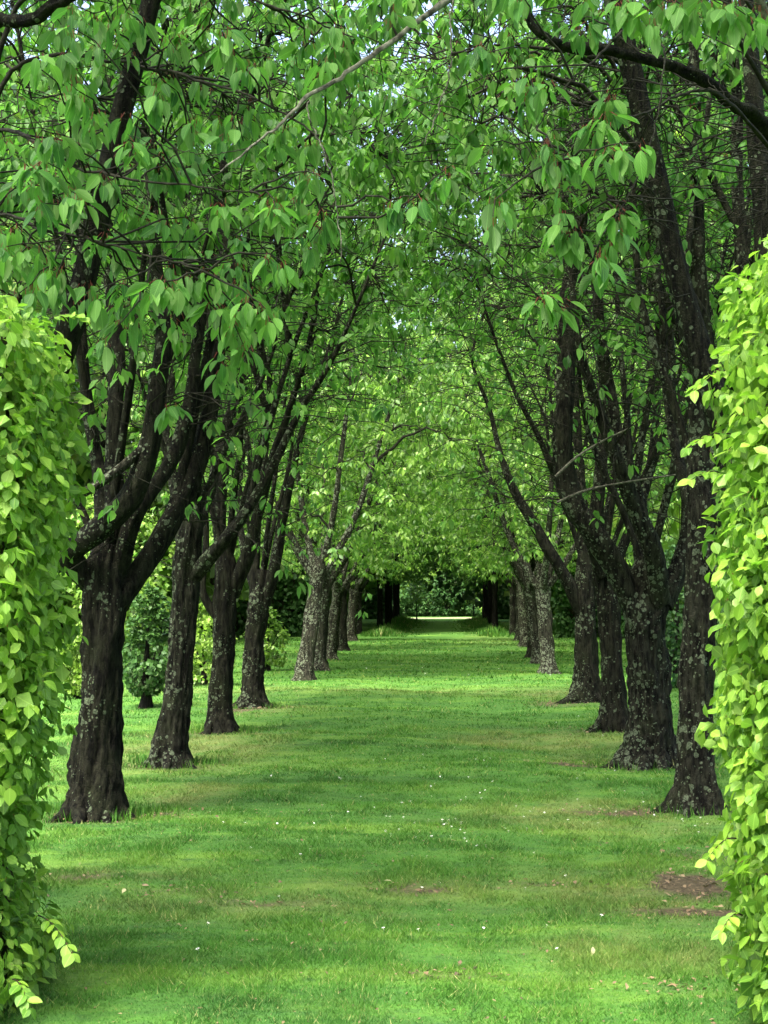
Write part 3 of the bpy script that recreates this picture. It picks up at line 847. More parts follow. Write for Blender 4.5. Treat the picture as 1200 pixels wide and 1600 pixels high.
# ---- avenue trees beyond the gap: grown as a few kinds, then copied along both rows
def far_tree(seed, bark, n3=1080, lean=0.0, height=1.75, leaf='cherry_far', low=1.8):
    rng = np.random.default_rng(seed)
    r = rng.uniform(0.12, 0.145) * (0.8 if bark == 'bark_dark' else 1.0)
    trunk = [(np.zeros(3), r * 1.15), (np.array([lean * .1, 0, .3]), r), (np.array([lean * .5, 0, 1.0]), r * .95), (np.array([lean * .9, 0, height]), r * 1.05), (np.array([lean, 0, height + .4]), r * .6)]
    limbs = []
    k = rng.integers(4, 6)
    a0 = rng.uniform(0, 2 * pi)
    for j in range(k):
        a = a0 + j * 2 * pi / k + rng.normal(0, .25)
        dr = np.array([math.cos(a), math.sin(a), 0])
        s = rng.uniform(0.8, 1.2)
        st = np.array([lean * .9, 0, height - 0.15])
        limbs.append(([st, st + dr * .28 * s + np.array([0, 0, .35]), st + dr * .75 * s + np.array([0, 0, 1.1]), st + dr * 1.15 * s + np.array([0, 0, 2.1]), st + dr * 1.6 * s + np.array([0, 0, 3.3]), st + dr * 1.9 * s + np.array([0, 0, 4.6])],
                      [r * .62, r * .5, r * .42, r * .34, r * .2, .012]))
    zm = lambda p: low + 0.15 * np.clip(1 - np.hypot(p[:, 0], p[:, 1]) / 1.6, 0, 1)
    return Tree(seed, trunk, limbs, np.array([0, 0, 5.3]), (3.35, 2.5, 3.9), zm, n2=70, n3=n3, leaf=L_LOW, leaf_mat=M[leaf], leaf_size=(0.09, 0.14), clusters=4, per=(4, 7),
                ns=(24, 10), bark=bark, flare=0.7, n_bare=50, trunk_rows=30, power=0.38)
kinds = [far_tree(301, 'bark_pale', lean=0.26), far_tree(302, 'bark_pale', lean=0.12), far_tree(303, 'bark'), far_tree(304, 'bark_dark', height=2.1, leaf='cherry', n3=1350, low=1.75)]  # last kind takes darker leaf and bark colours to deepen the far shade
protos = [None] * 4
rngf = np.random.default_rng(77)
rows = []
for (u, v), kd in zip([(475, 1063), (497, 1045), (516, 1030), (535, 1015), (548, 1002), (560, 991)], [0, 1, 0, 2, 1, 2]):
    rows.append((*PG(u, v)[:2], kd, 'a'))
for (u, v), kd in zip([(857, 1055), (842, 1038), (833, 1026), (822, 1012), (812, 1001), (802, 992)], [1, 0, 2, 1, 2, 2]):
    rows.append((*PG(u, v)[:2], kd, 'b'))
for k in range(7):
    rows.append((-2.6 + rngf.normal(0, .07), 58.0 + 3.5 * k, 3, 'a'))
    rows.append((1.8 + rngf.normal(0, .07), 58.0 + 3.5 * k, 3, 'b'))
far_label = {0: 'cherry tree with pale lichened trunk leaning slightly, beyond the sunny gap in the avenue', 1: 'cherry tree with upright pale grey trunk beyond the sunny gap in the avenue',
             2: 'cherry tree with brown lichen spotted trunk beyond the sunny gap in the avenue', 3: 'nearly black cherry trunk in deep shade at the far end of the avenue'}
ORD = ['first', 'second', 'third', 'fourth', 'fifth', 'sixth', 'seventh', 'eighth', 'ninth', 'tenth', 'eleventh', 'twelfth', 'thirteenth']
def far_name(n_, kd, row):
    k = sum(1 for r in rows[:n_] if r[3] == row)
    look = ['cherry with pale leaning trunk', 'cherry with pale upright trunk', 'brown barked cherry', 'nearly black shaded cherry trunk'][kd]
    return look + ', ' + ORD[k] + ' past the sunny gap in the ' + ('sawn stub' if row == 'a' else 'stout grey') + " tree's row"
for n_, (x, y, kd, row) in enumerate(rows):
    if protos[kd] is None:
        o = protos[kd] = kinds[kd].place('cherry_tree', far_label[kd], 'tree', (x, y, -0.03), {0: 'pale leaning avenue cherries', 1: 'pale upright avenue cherries', 2: 'brown avenue cherries', 3: 'shaded far avenue cherries'}[kd])
    else:
        o = copy_tree(protos[kd])
    s = rngf.uniform(0.94, 1.06) * 1.0
    o['label'] = far_name(n_, kd, row)
    o['group'] = GROUP
    o.location = (x, y, -0.03)
    o.scale = (s, s, s * rngf.uniform(0.97, 1.05))
    if n_ in (0, 6):
        o.scale[1] *= 0.7
    o.rotation_euler = (0, 0, (0 if row == 'a' else pi) + (0 if n_ in (0, 6) else rngf.normal(0, 0.5) if kd < 3 else rngf.uniform(0, 6)))

# ---- the two cherries that stand just out of view and hang their shoots into it
def overhang(key, base, seed, side, label, branches, clusters, n_rand, region, depth):
    bare_u = (0, 520) if side > 0 else (780, 1200)
    rng = np.random.default_rng(seed)
    b = np.array(base)
    r = 0.16
    trunk = [(np.zeros(3), r * 1.2), (np.array([0, 0, .3]), r), (np.array([.02, 0, 1.0]), r * .95), (np.array([.03, 0, 1.8]), r), (np.array([.03, 0, 2.2]), r * .6)]
    limbs = []
    for j in range(4):
        a = rng.uniform(0, .4) + j * pi / 2
        dr = np.array([math.cos(a), math.sin(a) * 0.7, 0])
        st = np.array([.03, 0, 1.65])
        limbs.append(([st, st + dr * .25 + [0, 0, .4], st + dr * .6 + [0, 0, 1.3], st + dr * .9 + [0, 0, 2.6], st + dr * 1.3 + [0, 0, 4.2], st + dr * 1.5 + [0, 0, 5.4]], [r * .6, r * .5, r * .42, r * .34, r * .2, .012]))
    t = Tree(seed, trunk, limbs, np.array([0.4 * side, -1.5, 6.7]), (3.0, 3.7, 2.7), lambda p: np.full(len(p), 4.75), n2=70, n3=850, leaf=L_LOW, leaf_mat=M['cherry'], clusters=4, per=(4, 7), ns=(28, 14), n_bare=60)  # unseen crown, stretched towards the camera and thickened to shade the foreground
    root = t.place('cherry_tree', label, 'tree', base, GROUP)
    # arching branches that carry the hanging shoots
    nodes, nts = [], []
    for k, (pts, rad, mat) in enumerate(branches):
        rad = np.array(rad) * {'bark': 0.75, 'twig': 0.5, 'twig_pale': 0.72}[mat]
        c = [P(*q) - b for q in pts]
        v, f, p, rr = bark_tube(c, rad, 60, 10, seed * 7 + k, 0.12, kink=0.012)
        obj('branch', make_mesh('branch', v, f, M[mat]), root)
        nodes.append(p)
        nts.append(nrm(np.gradient(p, axis=0)))
    nodes, nts = np.concatenate(nodes), np.concatenate(nts)
    tg = [P(u, v - 22, depth[0] + (depth[1] - depth[0]) * rng.uniform(0, .5)) - b for u, v in clusters]
    poly = np.array(region)
    while len(tg) < len(clusters) + n_rand:
        u, v = rng.uniform(poly[:, 0].min(), poly[:, 0].max()), rng.uniform(poly[:, 1].min(), poly[:, 1].max())
        # point in polygon
        x, y = poly[:, 0], poly[:, 1]
        x2, y2 = np.roll(x, -1), np.roll(y, -1)
        c = ((y > v) != (y2 > v)) & (u < (x2 - x) * (v - y) / (y2 - y + 1e-9) + x)
        if c.sum() % 2:
            tg.append(P(u, v, rng.uniform(*depth)) - b)
    tg = np.array(tg)
    p3, i3, L3 = attach(tg, nodes, None, nts, rng, 7, arch=0.16, jit=0.03)
    v3, q3 = tubes(p3, np.broadcast_to(np.linspace(0.006, 0.0022, 7), p3.shape[:2]), 5)
    # leafless shoots between them
    bt = []
    for _ in range(110):
        u, v = rng.uniform(*bare_u), rng.uniform(-30, 470)
        bt.append(P(u, v, rng.uniform(6.6, 9.0)) - b)
    pb, _, _ = attach(np.array(bt), np.concatenate([nodes, p3[::2, 3]]), None, np.concatenate([nts, nrm(p3[::2, 4] - p3[::2, 3])]), rng, 8, arch=0.08, jit=0.03)
    vb, qb = tubes(pb, np.broadcast_to(np.linspace(0.0045, 0.0016, 8), pb.shape[:2]), 4)
    v3, q3 = np.concatenate([v3, vb]), np.concatenate([q3, qb + len(v3)])
    obj('twigs', make_mesh('twigs', v3, [q3], M['twig']), root, kind='stuff')
    along = [tg]
    for t_ in (0.82, 0.6):
        k = rng.uniform(0, 1, len(p3)) < (0.75 if t_ > 0.7 else 0.45)
        x = t_ * 6
        a = int(x)
        along.append((p3[:, a] * (1 - x + a) + p3[:, a + 1] * (x - a))[k])
    cl = np.concatenate(along)
    pos, fr, size = cluster_leaves(cl, rng, per=(4, 9), droop=(0.4, 1.45), size=(0.06, 0.125), spread=0.012)
    pos = pos + fr[1] * 0.02
    u, v = project(pos + b)
    vis = np.where((u > 0) & (u < 1200) & (v > 0))[0]
    near = vis[np.argsort(pos[vis, 1])[:295]]
    keep = np.ones(len(pos), bool)
    keep[near] = False
    leaf_objects(pos[near], tuple(a[near] for a in fr), size[near], CHERRY_LEAF, root)
    if keep.any():
        obj('hanging_leaves', leaves_mesh('hanging_leaves', pos[keep], tuple(a[keep] for a in fr), size[keep], L_HERO, M['cherry_near']), root, kind='stuff')
    return root

overhang('a0', (-2.54, 7.6, -0.02), 211, 1, 'cherry tree behind the flat topped hedge with leafy shoots hanging low',
    [([(-60, 330, 7.6), (0, 200, 7.4), (85, 245, 7.0), (165, 272, 6.8), (300, 288, 6.6), (400, 300, 6.5)], [.03, .02, .014, .011, .008, .005], 'twig'),
     ([(-90, 350, 7.6), (-40, 60, 7.4), (60, 20, 7.2), (180, -40, 7.0)], [.05, .045, .04, .03], 'bark'),
     ([(-60, 320, 7.7), (20, 110, 7.6), (150, 90, 7.3), (330, 130, 7.0), (480, 200, 6.8), (520, 260, 6.7)], [.03, .022, .016, .012, .008, .005], 'twig'),
     ([(-60, 360, 7.5), (0, 330, 7.2), (100, 360, 6.9), (210, 390, 6.7), (330, 420, 6.5)], [.025, .016, .012, .009, .005], 'twig'),
     ([(-60, 300, 7.7), (40, 0, 7.6), (200, -30, 7.4), (400, 0, 7.2), (560, 60, 7.0)], [.03, .025, .018, .012, .006], 'twig')],
    [(165, 550), (345, 600), (265, 650), (380, 520), (240, 470), (300, 470), (485, 400), (430, 345), (345, 345), (80, 480), (30, 480), (200, 240), (240, 235), (300, 230), (470, 385), (140, 480), (60, 110), (420, 510),
     (380, 560), (60, 320), (170, 300), (440, 430), (280, 540), (110, 320), (430, 240)], 90,
    [(-20, -20), (560, -20), (520, 200), (500, 430), (420, 500), (300, 520), (150, 490), (-20, 440)], (6.2, 8.2))
overhang('b0', (1.84, 8.1, -0.02), 212, -1, 'cherry tree behind the bright bulging hedge, its thin branch slanting high across the walk',
    [([(1260, 330, 8.0), (1200, 190, 7.8), (1150, 150, 7.6), (1080, 102, 7.4), (960, 72, 7.2), (885, 62, 7.1), (835, 34, 7.0), (800, -40, 7.0)], [.055, .048, .045, .04, .034, .03, .024, .016], 'bark'),
     ([(1255, 200, 8.0), (1100, -160, 7.4), (900, -140, 7.0), (760, -40, 6.7), (700, 8, 6.5), (600, 82, 6.3), (545, 124, 6.2), (480, 160, 6.1), (440, 200, 6.05), (400, 222, 6.0), (345, 268, 5.9)], [.04, .034, .028, .02, .0165, .0145, .012, .010, .008, .006, .004], 'twig_pale'),
     ([(350, 264, 5.9), (318, 285, 5.9), (296, 330, 5.92), (272, 380, 5.95), (240, 410, 5.95)], [.004, .0035, .003, .0028, .002], 'twig'),
     ([(400, 222, 6.0), (350, 238, 6.05), (290, 236, 6.1), (200, 210, 6.1)], [.005, .004, .003, .002], 'twig'),
     ([(1255, 260, 8.0), (1150, 60, 7.4), (1060, -20, 7.0), (980, 40, 6.6), (900, 120, 6.3), (840, 200, 6.1)], [.03, .02, .014, .011, .008, .004], 'twig'),
     ([(1255, 300, 8.0), (1120, 150, 7.2), (1010, 170, 6.8), (930, 200, 6.5), (870, 260, 6.3)], [.025, .016, .011, .008, .004], 'twig'),
     ([(1030, 60, 7.2), (1040, 90, 6.9), (1020, 200, 6.6), (985, 300, 6.5), (940, 380, 6.45), (932, 480, 6.4), (930, 560, 6.4), (945, 680, 6.4)], [.009, .007, .006, .005, .005, .0045, .004, .003], 'twig'),
     ([(485, 160, 6.1), (495, 220, 6.1), (515, 290, 6.1), (532, 410, 6.1)], [.005, .0045, .004, .003], 'twig_pale'),
     ([(706, 0, 6.5), (704, 80, 6.5), (690, 150, 6.5), (664, 225, 6.5)], [.006, .005, .0045, .0035], 'twig_pale'),
     ([(1255, 280, 8.0), (1180, 40, 7.0), (1120, -30, 6.5), (1040, -20, 6.2), (980, -10, 6.1)], [.025, .016, .011, .008, .005], 'twig')],
    [(870, 260), (850, 145), (955, 165), (945, 200), (1002, 245), (878, 310), (882, 350), (895, 270), (965, 345), (958, 385), (940, 405), (865, 480), (845, 480), (770, 245), (705, 280), (755, 90), (655, 330), (770, 360), (1090, 40), (1165, 45), (990, 35),
     (1060, 25), (840, 250), (1020, 45), (1190, 30), (870, 370), (1130, 30), (970, 20), (830, 140)], 10,
    [(560, -20), (1200, -20), (1200, 40), (1000, 30), (800, 60), (600, 40)], (5.9, 7.0))

# ------------------------------------------------------------------ hedges
def hedge(name, label, cat, x0, x1, y0, y1, H, edge_v, edge_u, side, mat, seed, n_dense, hero_n, silh_d, tmpl=L_BEECH_MID, size=(0.034, 0.062), leafmesh=None):
    rng = np.random.default_rng(seed)
    nz = Noise(seed, 3, 26)
    base = np.array([(x0 + x1) / 2, (y0 + y1) / 2, 0.0])
    cx, cy, cz = (x0 + x1) / 2, (y0 + y1) / 2, H / 2
    hx, hy, hz = (x1 - x0) / 2, (y1 - y0) / 2, H / 2
    R = 0.22
    if edge_v is not None:
        ez = np.array([P(700, v, silh_d)[2] for v in edge_v])[::-1]
        ex = np.array([P(u, v, silh_d)[0] for u, v in zip(edge_u, edge_v)])[::-1]
    def sdf(p):
        q = p.copy()
        if edge_v is not None:                                   # the cut end follows the outline of the real hedge
            e = np.interp(p[:, 2], ez, ex)
            q[:, 0] = p[:, 0] + ((x1 if side > 0 else x0) - e)
        d = np.abs(q - np.array([cx, cy, cz])) - np.array([hx - R, hy - R, hz - R])
        s = np.linalg.norm(np.maximum(d, 0), axis=1) + np.minimum(d.max(1), 0) - R
        return s - 0.03 * nz(p * 1.6) - 0.03 * nz(p * 4.6 + 5) - 0.02 * nz(p * 9 + 2)
    def shell(n, xa, xb, lo, hi):
        out = []
        while sum(map(len, out)) < n:
            p = rng.uniform([xa, y0 - .2, 0.02], [xb, y1 + .2, H + .2], (n * 3, 3))
            s = sdf(p)
            out.append(p[(s > lo) & (s < hi)])
        return np.concatenate(out)[:n]
    end = x1 if side > 0 else x0
    wd = 0.95 if edge_v is not None else 2.5
    pts = [shell(n_dense, min(end - side * wd, end + side * .3), max(end - side * wd, end + side * .3), -0.2, 0.02),
           shell(int(n_dense * 0.4), x0 - .2, x1 + .2, -0.16, 0.0)]
    far_part = np.arange(len(pts[0]) + len(pts[1])) >= len(pts[0])
    p = np.concatenate(pts)
    e = 0.02
    gr = np.stack([sdf(p + np.eye(3)[k] * e) - sdf(p - np.eye(3)[k] * e) for k in range(3)], -1)
    nor = nrm(gr)
    n = len(p)
    d = np.array([0, 0, -0.75]) + nor * rng.uniform(0.1, 0.75, (n, 1)) + rng.normal(0, 0.5, (n, 3))
    up = nor * 1.0 + np.array([0, 0, 0.7]) + rng.normal(0, 0.35, (n, 3))
    fr = leaf_frames(d, up, rng, 0.3)
    sz = rng.uniform(*size, n)
    root = thing(name, label, cat, tuple(base))
    p = p - base
    keep = np.ones(n, bool)
    if hero_n:
        u, v = project(p + base)
        s = sdf(p + base)
        fr_ok = np.where((u > -5) & (u < 1205) & (v > 380) & (v < 1600) & (s > -0.06) & (~far_part) & ((nor[:, 1] < 0.3)))[0]
        sel = rng.permutation(fr_ok)[:hero_n]
        keep[sel] = False
        leaf_objects(p[sel] + nor[sel] * 0.012, tuple(a[sel] for a in fr), sz[sel] * 1.12, leafmesh, root)
    sz = np.where(far_part, sz * (1.5 if edge_v is not None else 1.0), sz)
    k1, k2 = keep & ~far_part, keep & far_part
    obj('foliage', leaves_mesh('foliage', p[k1], tuple(a[k1] for a in fr), sz[k1], tmpl, mat), root, kind='stuff')
    obj('rear_foliage', leaves_mesh('rear_foliage', p[k2], tuple(a[k2] for a in fr), sz[k2], L_BLOB, mat), root, kind='stuff')
    # added solid dark core: a lumpy body inside the leaves that blocks light
    m = 26
    th, ph = np.meshgrid(np.linspace(0, 2 * pi, m * 2, endpoint=False), np.linspace(0.02, pi - 0.02, m))
    dv = np.stack([np.cos(th) * np.sin(ph), np.sin(th) * np.sin(ph), np.cos(ph)], -1).reshape(-1, 3)
    org = np.array([cx, cy, cz])
    lo, hi = np.zeros(len(dv)), np.full(len(dv), max(hx, hz) * 1.6)
    for _ in range(18):
        mid = (lo + hi) / 2
        ins = sdf(org + dv * mid[:, None]) < -0.17
        lo, hi = np.where(ins, mid, lo), np.where(ins, hi, mid)
    cv = org + dv * lo[:, None] - base
    cv[:, 2] = np.maximum(cv[:, 2], 0.0)
    w = m * 2
    i, j = np.meshgrid(np.arange(m - 1), np.arange(w), indexing='ij')
    q = np.stack([i * w + j, (i + 1) * w + j, (i + 1) * w + (j + 1) % w, i * w + (j + 1) % w], -1).reshape(-1, 4)
    obj('dark_core', make_mesh('dark_core', cv, [q], M['core']), root)
    # stems at the foot
    for k in range(max(3, int((x1 - x0) / 0.45))):
        sx = x0 + 0.3 + (x1 - x0 - 0.6) * (k + rng.uniform(.2, .8)) / max(3, int((x1 - x0) / 0.45))
        v_, f_, _, _ = bark_tube([np.array([sx, cy, -0.03]) - base, np.array([sx + .03, cy + .04, .4]) - base, np.array([sx - .02, cy, 1.1]) - base], [.035, .026, .018], 8, 8, seed + k)
        obj('stem', make_mesh('stem', v_, f_, M['twig']), root)
    return root, sdf, rng

def sprays(root, base, starts, seed, mat=M['beech']):
    """thin shoots with alternate leaves that stick out of a clipped face"""
    rng = np.random.default_rng(seed)
    for p0, p1 in starts:
        n = 8
        t = np.linspace(0, 1, n)[:, None]
        c = (p0 + p1) / 2 + np.array([0, 0, 0.05])
        path = (1 - t) ** 2 * p0 + 2 * t * (1 - t) * c + t ** 2 * p1 - base
        v, q = tubes(path[None], np.linspace(.003, .0012, n)[None], 5)
        sh = obj('shoot', make_mesh('shoot', v, [q], M['twig']), root)
        pos = np.repeat(path[2:], 2, 0)
        ax = nrm((p1 - p0)[None])[0]
        sd = np.tile(np.array([[1.0], [-1.0]]), (n - 2, 1)) * np.cross(ax, [0, 0, 1.0])[None]
        d = ax[None] * 0.7 + sd * 0.8 + np.array([0, 0, -0.35]) + rng.normal(0, .2, pos.shape)
        fr = leaf_frames(d, np.array([[0.0, -0.5, 1.0]]) + rng.normal(0, .3, pos.shape), rng, 0.2)
        leaf_objects(pos, fr, rng.uniform(.04, .062, len(pos)), BEECH_LEAF, sh)

ev = [440, 480, 520, 600, 700, 800, 900, 1000, 1100, 1200, 1300, 1400, 1450, 1500, 1580, 1640]
eu = [95, 105, 112, 106, 100, 90, 88, 88, 80, 62, 48, 68, 80, 55, 5, -20]
hl, sd_, rg_ = hedge('beech_hedge', 'flat topped clipped beech hedge with lime green leaves, beside the tree with sawn stub', 'hedge', -4.2, -1.5, 5.35, 6.2, 2.70, ev, eu, 1, M['beech'], 61, 15500, 295, 6.0, leafmesh=BEECH_LEAF)
bl = np.array(hl.location)
sprays(hl, bl, [(P(60, 1430, 5.7), P(112, 1490, 5.55)), (P(70, 505, 5.9), P(128, 497, 5.9)), (P(20, 1530, 5.5), P(45, 1575, 5.4))], 5)
ev = [360, 400, 450, 500, 600, 700, 800, 900, 1000, 1100, 1200, 1300, 1400, 1500, 1600, 1700]
eu = [1178, 1170, 1150, 1130, 1116, 1116, 1120, 1120, 1126, 1124, 1126, 1132, 1142, 1156, 1180, 1200]
hr, sd_, rg_ = hedge('beech_hedge', 'bulging clipped beech hedge with glossy bright leaves, covering half of the straight cherry trunk', 'hedge', 0.98, 3.6, 5.0, 5.85, 2.86, ev, eu, -1, M['beech'], 62, 15500, 295, 5.65, leafmesh=BEECH_LEAF)
br_ = np.array(hr.location)
sprays(hr, br_, [(P(1140, 580, 5.6), P(1085, 610, 5.5)), (P(1150, 680, 5.6), P(1075, 700, 5.5)), (P(1140, 745, 5.6), P(1080, 750, 5.5)), (P(1150, 1310, 5.5), P(1105, 1345, 5.4)), (P(1160, 1430, 5.4), P(1128, 1455, 5.3))], 6)
hd, _, _ = hedge('yew_hedge', 'dark clipped hedge beyond the lawn behind the row with the sawn stub tree', 'hedge', -16, -4.6, 52, 53.4, 3.4, None, None, 1, M['yew'], 63, 5000, 0, 52, tmpl=L_BLOB, size=(0.12, 0.22))
hd, _, _ = hedge('yew_hedge', 'dark clipped hedge beyond the lawn behind the stout grey cherry', 'hedge', 3.6, 14, 50, 51.4, 3.4, None, None, -1, M['yew'], 64, 5000, 0, 52, tmpl=L_BLOB, size=(0.12, 0.22))

hedge('yew_hedge', 'dark hedge at the avenue end behind the black trunks in the sawn stub row', 'hedge', -15, -3.0, 82.2, 83.4, 2.6, None, None, 1, M['yew'], 65, 3500, 0, 82, tmpl=L_BLOB, size=(0.14, 0.26))
hedge('yew_hedge', 'dark hedge at the avenue end behind the black trunks in the stout grey row', 'hedge', 2.3, 13, 82.2, 83.4, 2.6, None, None, -1, M['yew'], 66, 3500, 0, 82, tmpl=L_BLOB, size=(0.14, 0.26))

# ------------------------------------------------------------------ shrubs and the wood behind
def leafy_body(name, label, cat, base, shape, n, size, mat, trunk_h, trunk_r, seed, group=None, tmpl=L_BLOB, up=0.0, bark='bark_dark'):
    """trunk with limbs and a crown of leaves filling a lumpy outline; shape(t) = radius at height fraction t"""
    rng = np.random.default_rng(seed)
    nz = Noise(seed, 3, 20)
    h0, h1, rmax = shape
    prof = {'cone': lambda t: (1 - t) ** 0.75, 'egg': lambda t: np.sqrt(np.clip(1 - (2 * t - 0.9) ** 2 / 1.25, 0, 1)), 'column': lambda t: np.minimum(1, (1 - t) * 3) ** 0.7 * np.minimum(1, 0.55 + t * 2)}[up or 'egg']
    t = rng.uniform(0, 1, n * 2)
    a = rng.uniform(0, 2 * pi, n * 2)
    lump = 1 + 0.28 * nz(np.stack([np.cos(a) * 1.2, np.sin(a) * 1.2, t * 3.2], -1)) + 0.14 * nz(np.stack([np.cos(a) * 3, np.sin(a) * 3, t * 8], -1) + 4)
    r = rmax * prof(t) * lump * rng.uniform(0.25, 1, n * 2) ** 0.4
    p = np.stack([np.cos(a) * r, np.sin(a) * r, h0 + t * (h1 - h0)], -1)
    cl = nz(p * (2.4 / rmax) + 9)
    p = p[cl > -0.55][:n]
    n = len(p)
    out = nrm(p - np.array([0, 0, (h0 + h1) / 2]) * np.array([1, 1, 0.8]))
    d = out * 0.5 + rng.normal(0, 0.5, (n, 3)) + np.array([0, 0, 0.5 if up in ('cone', 'column') else -0.45])
    fr = leaf_frames(d, out + np.array([0, 0, 0.6]) + rng.normal(0, 0.3, (n, 3)), rng, 0.4)
    root = thing(name, label, cat, base, group)
    obj('crown', leaves_mesh('crown', p, fr, rng.uniform(size * .7, size * 1.3, n), tmpl, mat), root, kind='stuff')
    v, f, _, _ = bark_tube([(0, 0, -.05), (0.01, 0, trunk_h * .4), (0, 0.02, trunk_h), (0.02, 0, h0 + (h1 - h0) * .75)], [trunk_r * 1.3, trunk_r, trunk_r * .85, trunk_r * .2], 16, 12, seed, 0.06, 0.5)
    obj('trunk', make_mesh('trunk', v, f, M[bark]), root)
    for k in range(5):
        aa = rng.uniform(0, 2 * pi)
        z0 = trunk_h * rng.uniform(.7, 1.0)
        dr = np.array([math.cos(aa), math.sin(aa), 0]) * rmax * .7
        v, f, _, _ = bark_tube([(0, 0, z0), tuple(dr * .4 + [0, 0, z0 + (h1 - h0) * .15]), tuple(dr + [0, 0, z0 + (h1 - h0) * .35])], [trunk_r * .5, trunk_r * .35, trunk_r * .1], 8, 6, seed + k)
        obj('limb', make_mesh('limb', v, f, M[bark]), root)
    return root

def gp(u, v):
    q = PG(u, v)
    return (float(q[0]), float(q[1]), 0.0)
leafy_body('holly_bush', 'dark glossy evergreen bush on a short trunk beyond the sawn stub tree', 'bush', gp(228, 1103), (0.18, 1.62, 0.34), 2600, 0.07, M['holly'], 0.35, 0.06, 71, up=0)
leafy_body('golden_conifer', 'small yellow green cone shaped conifer beside the flat topped hedge', 'conifer', gp(120, 1090), (0.05, 1.1, 0.30), 3200, 0.06, M['golden'], 0.2, 0.04, 72, up='column')
leafy_body('golden_shrub', 'yellow green upright shrub between the leaning cherry and the one with low stub branch', 'shrub', gp(318, 1072), (0.08, 1.35, 0.42), 2600, 0.07, M['golden'], 0.3, 0.05, 73, up='column')
leafy_body('small_shrub', 'small loose green shrub behind the forked cherry before the sunny gap', 'shrub', gp(418, 1045), (0.1, 1.2, 0.35), 1200, 0.08, M['wood'], 0.3, 0.04, 74, up=0)
leafy_body('holly_bush', 'dark evergreen bush seen between the stout grey cherry and the straight trunk', 'bush', gp(1058, 1078), (0.1, 2.3, 0.75), 4200, 0.08, M['holly'], 0.4, 0.07, 75, up=0)
leafy_body('golden_tree', 'tall yellow green leafy shrub rising behind the dark evergreen bush', 'shrub', (-6.0, 27.5, 0), (0.5, 3.4, 0.85), 4500, 0.1, M['golden'], 0.9, 0.09, 76, up=0)

# woodland trees: three kinds, each copy its own tree
wk = []
wood_spots_left = [(-13.5, 34), (-16, 30), (-11.0, 46), (-14, 41), (-18, 38), (-10.5, 57), (-6.6, 58), (-15, 50), (-6.8, 67), (-11, 70), (-7.4, 77), (-20, 60)]
wood_spots_right = [(10.5, 31), (13, 28), (8.8, 43), (12, 39), (16, 36), (6.2, 56), (9.5, 58), (13, 50), (5.8, 66), (9.5, 70), (6.2, 77), (17, 60)]
wood_spots_end = [(-9, 98), (-4.6, 94), (-2.2, 101), (0.2, 96.5), (2.8, 100), (5.2, 94), (9, 99), (-13, 106), (13, 106), (-6, 110), (0.5, 112), (6.5, 110)]
rw = np.random.default_rng(31)
wproto = []
for k in range(3):
    lab = ['broad mid green woodland tree', 'tall pale green woodland tree', 'rounded dark green woodland tree'][k]
    mt = [M['wood'], M['golden'], M['yew']][k]
    wproto.append((leafy_body('woodland_tree', lab, 'tree', (0, 0, 0), [(0.7, 10.5, 3.1), (0.9, 12.0, 2.7), (0.4, 9.0, 2.9)][k], [11500, 11500, 10000][k], 0.27, mt, 1.9, 0.2, 80 + k, tmpl=L_BLOB, up=0), lab))
used = set()
for grp, spots in (('across the lawn from the sawn stub tree', wood_spots_left), ('across the lawn behind the stout grey cherry', wood_spots_right), ('closing the view beyond the gravel path', wood_spots_end)):
    for n_, (x, y) in enumerate(spots):
        k = [0, 1, 1, 0, 1, 0][n_ % 6] if 'gravel' in grp else [0, 1, 0, 1, 2, 0][n_ % 6]
        root, lab = wproto[k]
        o = root if k not in used else copy_tree(root)
        used.add(k)
        o.location = (x + rw.normal(0, .3), y + rw.normal(0, .5), 0)
        s = rw.uniform(1.3, 1.65) if 'gravel' not in grp else rw.uniform(1.0, 1.4)
        o.scale = (s, s, s * rw.uniform(.9, 1.15))
        o.rotation_euler = (0, 0, rw.uniform(0, 2 * pi))
        tag(o, lab + ' ' + grp, 'tree', 'woodland trees ' + grp)
for k, (x, y, h, m_, lab) in enumerate(((-3.4, 90.5, 2.4, 'yew', 'dark bush beyond the gravel path near the sawn stub row'), (-1.7, 91.5, 2.0, 'yew', 'low dark bush beyond the gravel path behind the young tree'), (-0.2, 91, 2.6, 'yew', 'dark bush in the middle beyond the gravel path'),
        (1.3, 91.5, 2.2, 'yew', 'dark bush beyond the gravel path beside the bright yellow green one'), (2.7, 90.5, 2.9, 'golden', 'bright yellow green bush beyond the gravel path'))):
    leafy_body('bush', lab, 'bush', (x, y, 0), (0.02, h, 1.15), 2200, 0.17, M[m_], 0.3, 0.06, 140 + k, up=0)  # dark leaf colour makes all but the last bush look less lit
# young staked trees on the path side
for (u, v, lab) in ((651, 969, 'thin young tree beside the nearly black trunks at the avenue end'), (740, 969, 'thin young tree with pale leaves at the open end of the avenue')):
    x, y, _ = gp(u, v)
    leafy_body('young_tree', lab, 'tree', (x, min(y, 81.0), 0), (0.9, 2.4, 0.45), 500, 0.12, M['golden'] if u > 700 else M['wood'], 0.9, 0.03, int(u), up=0)

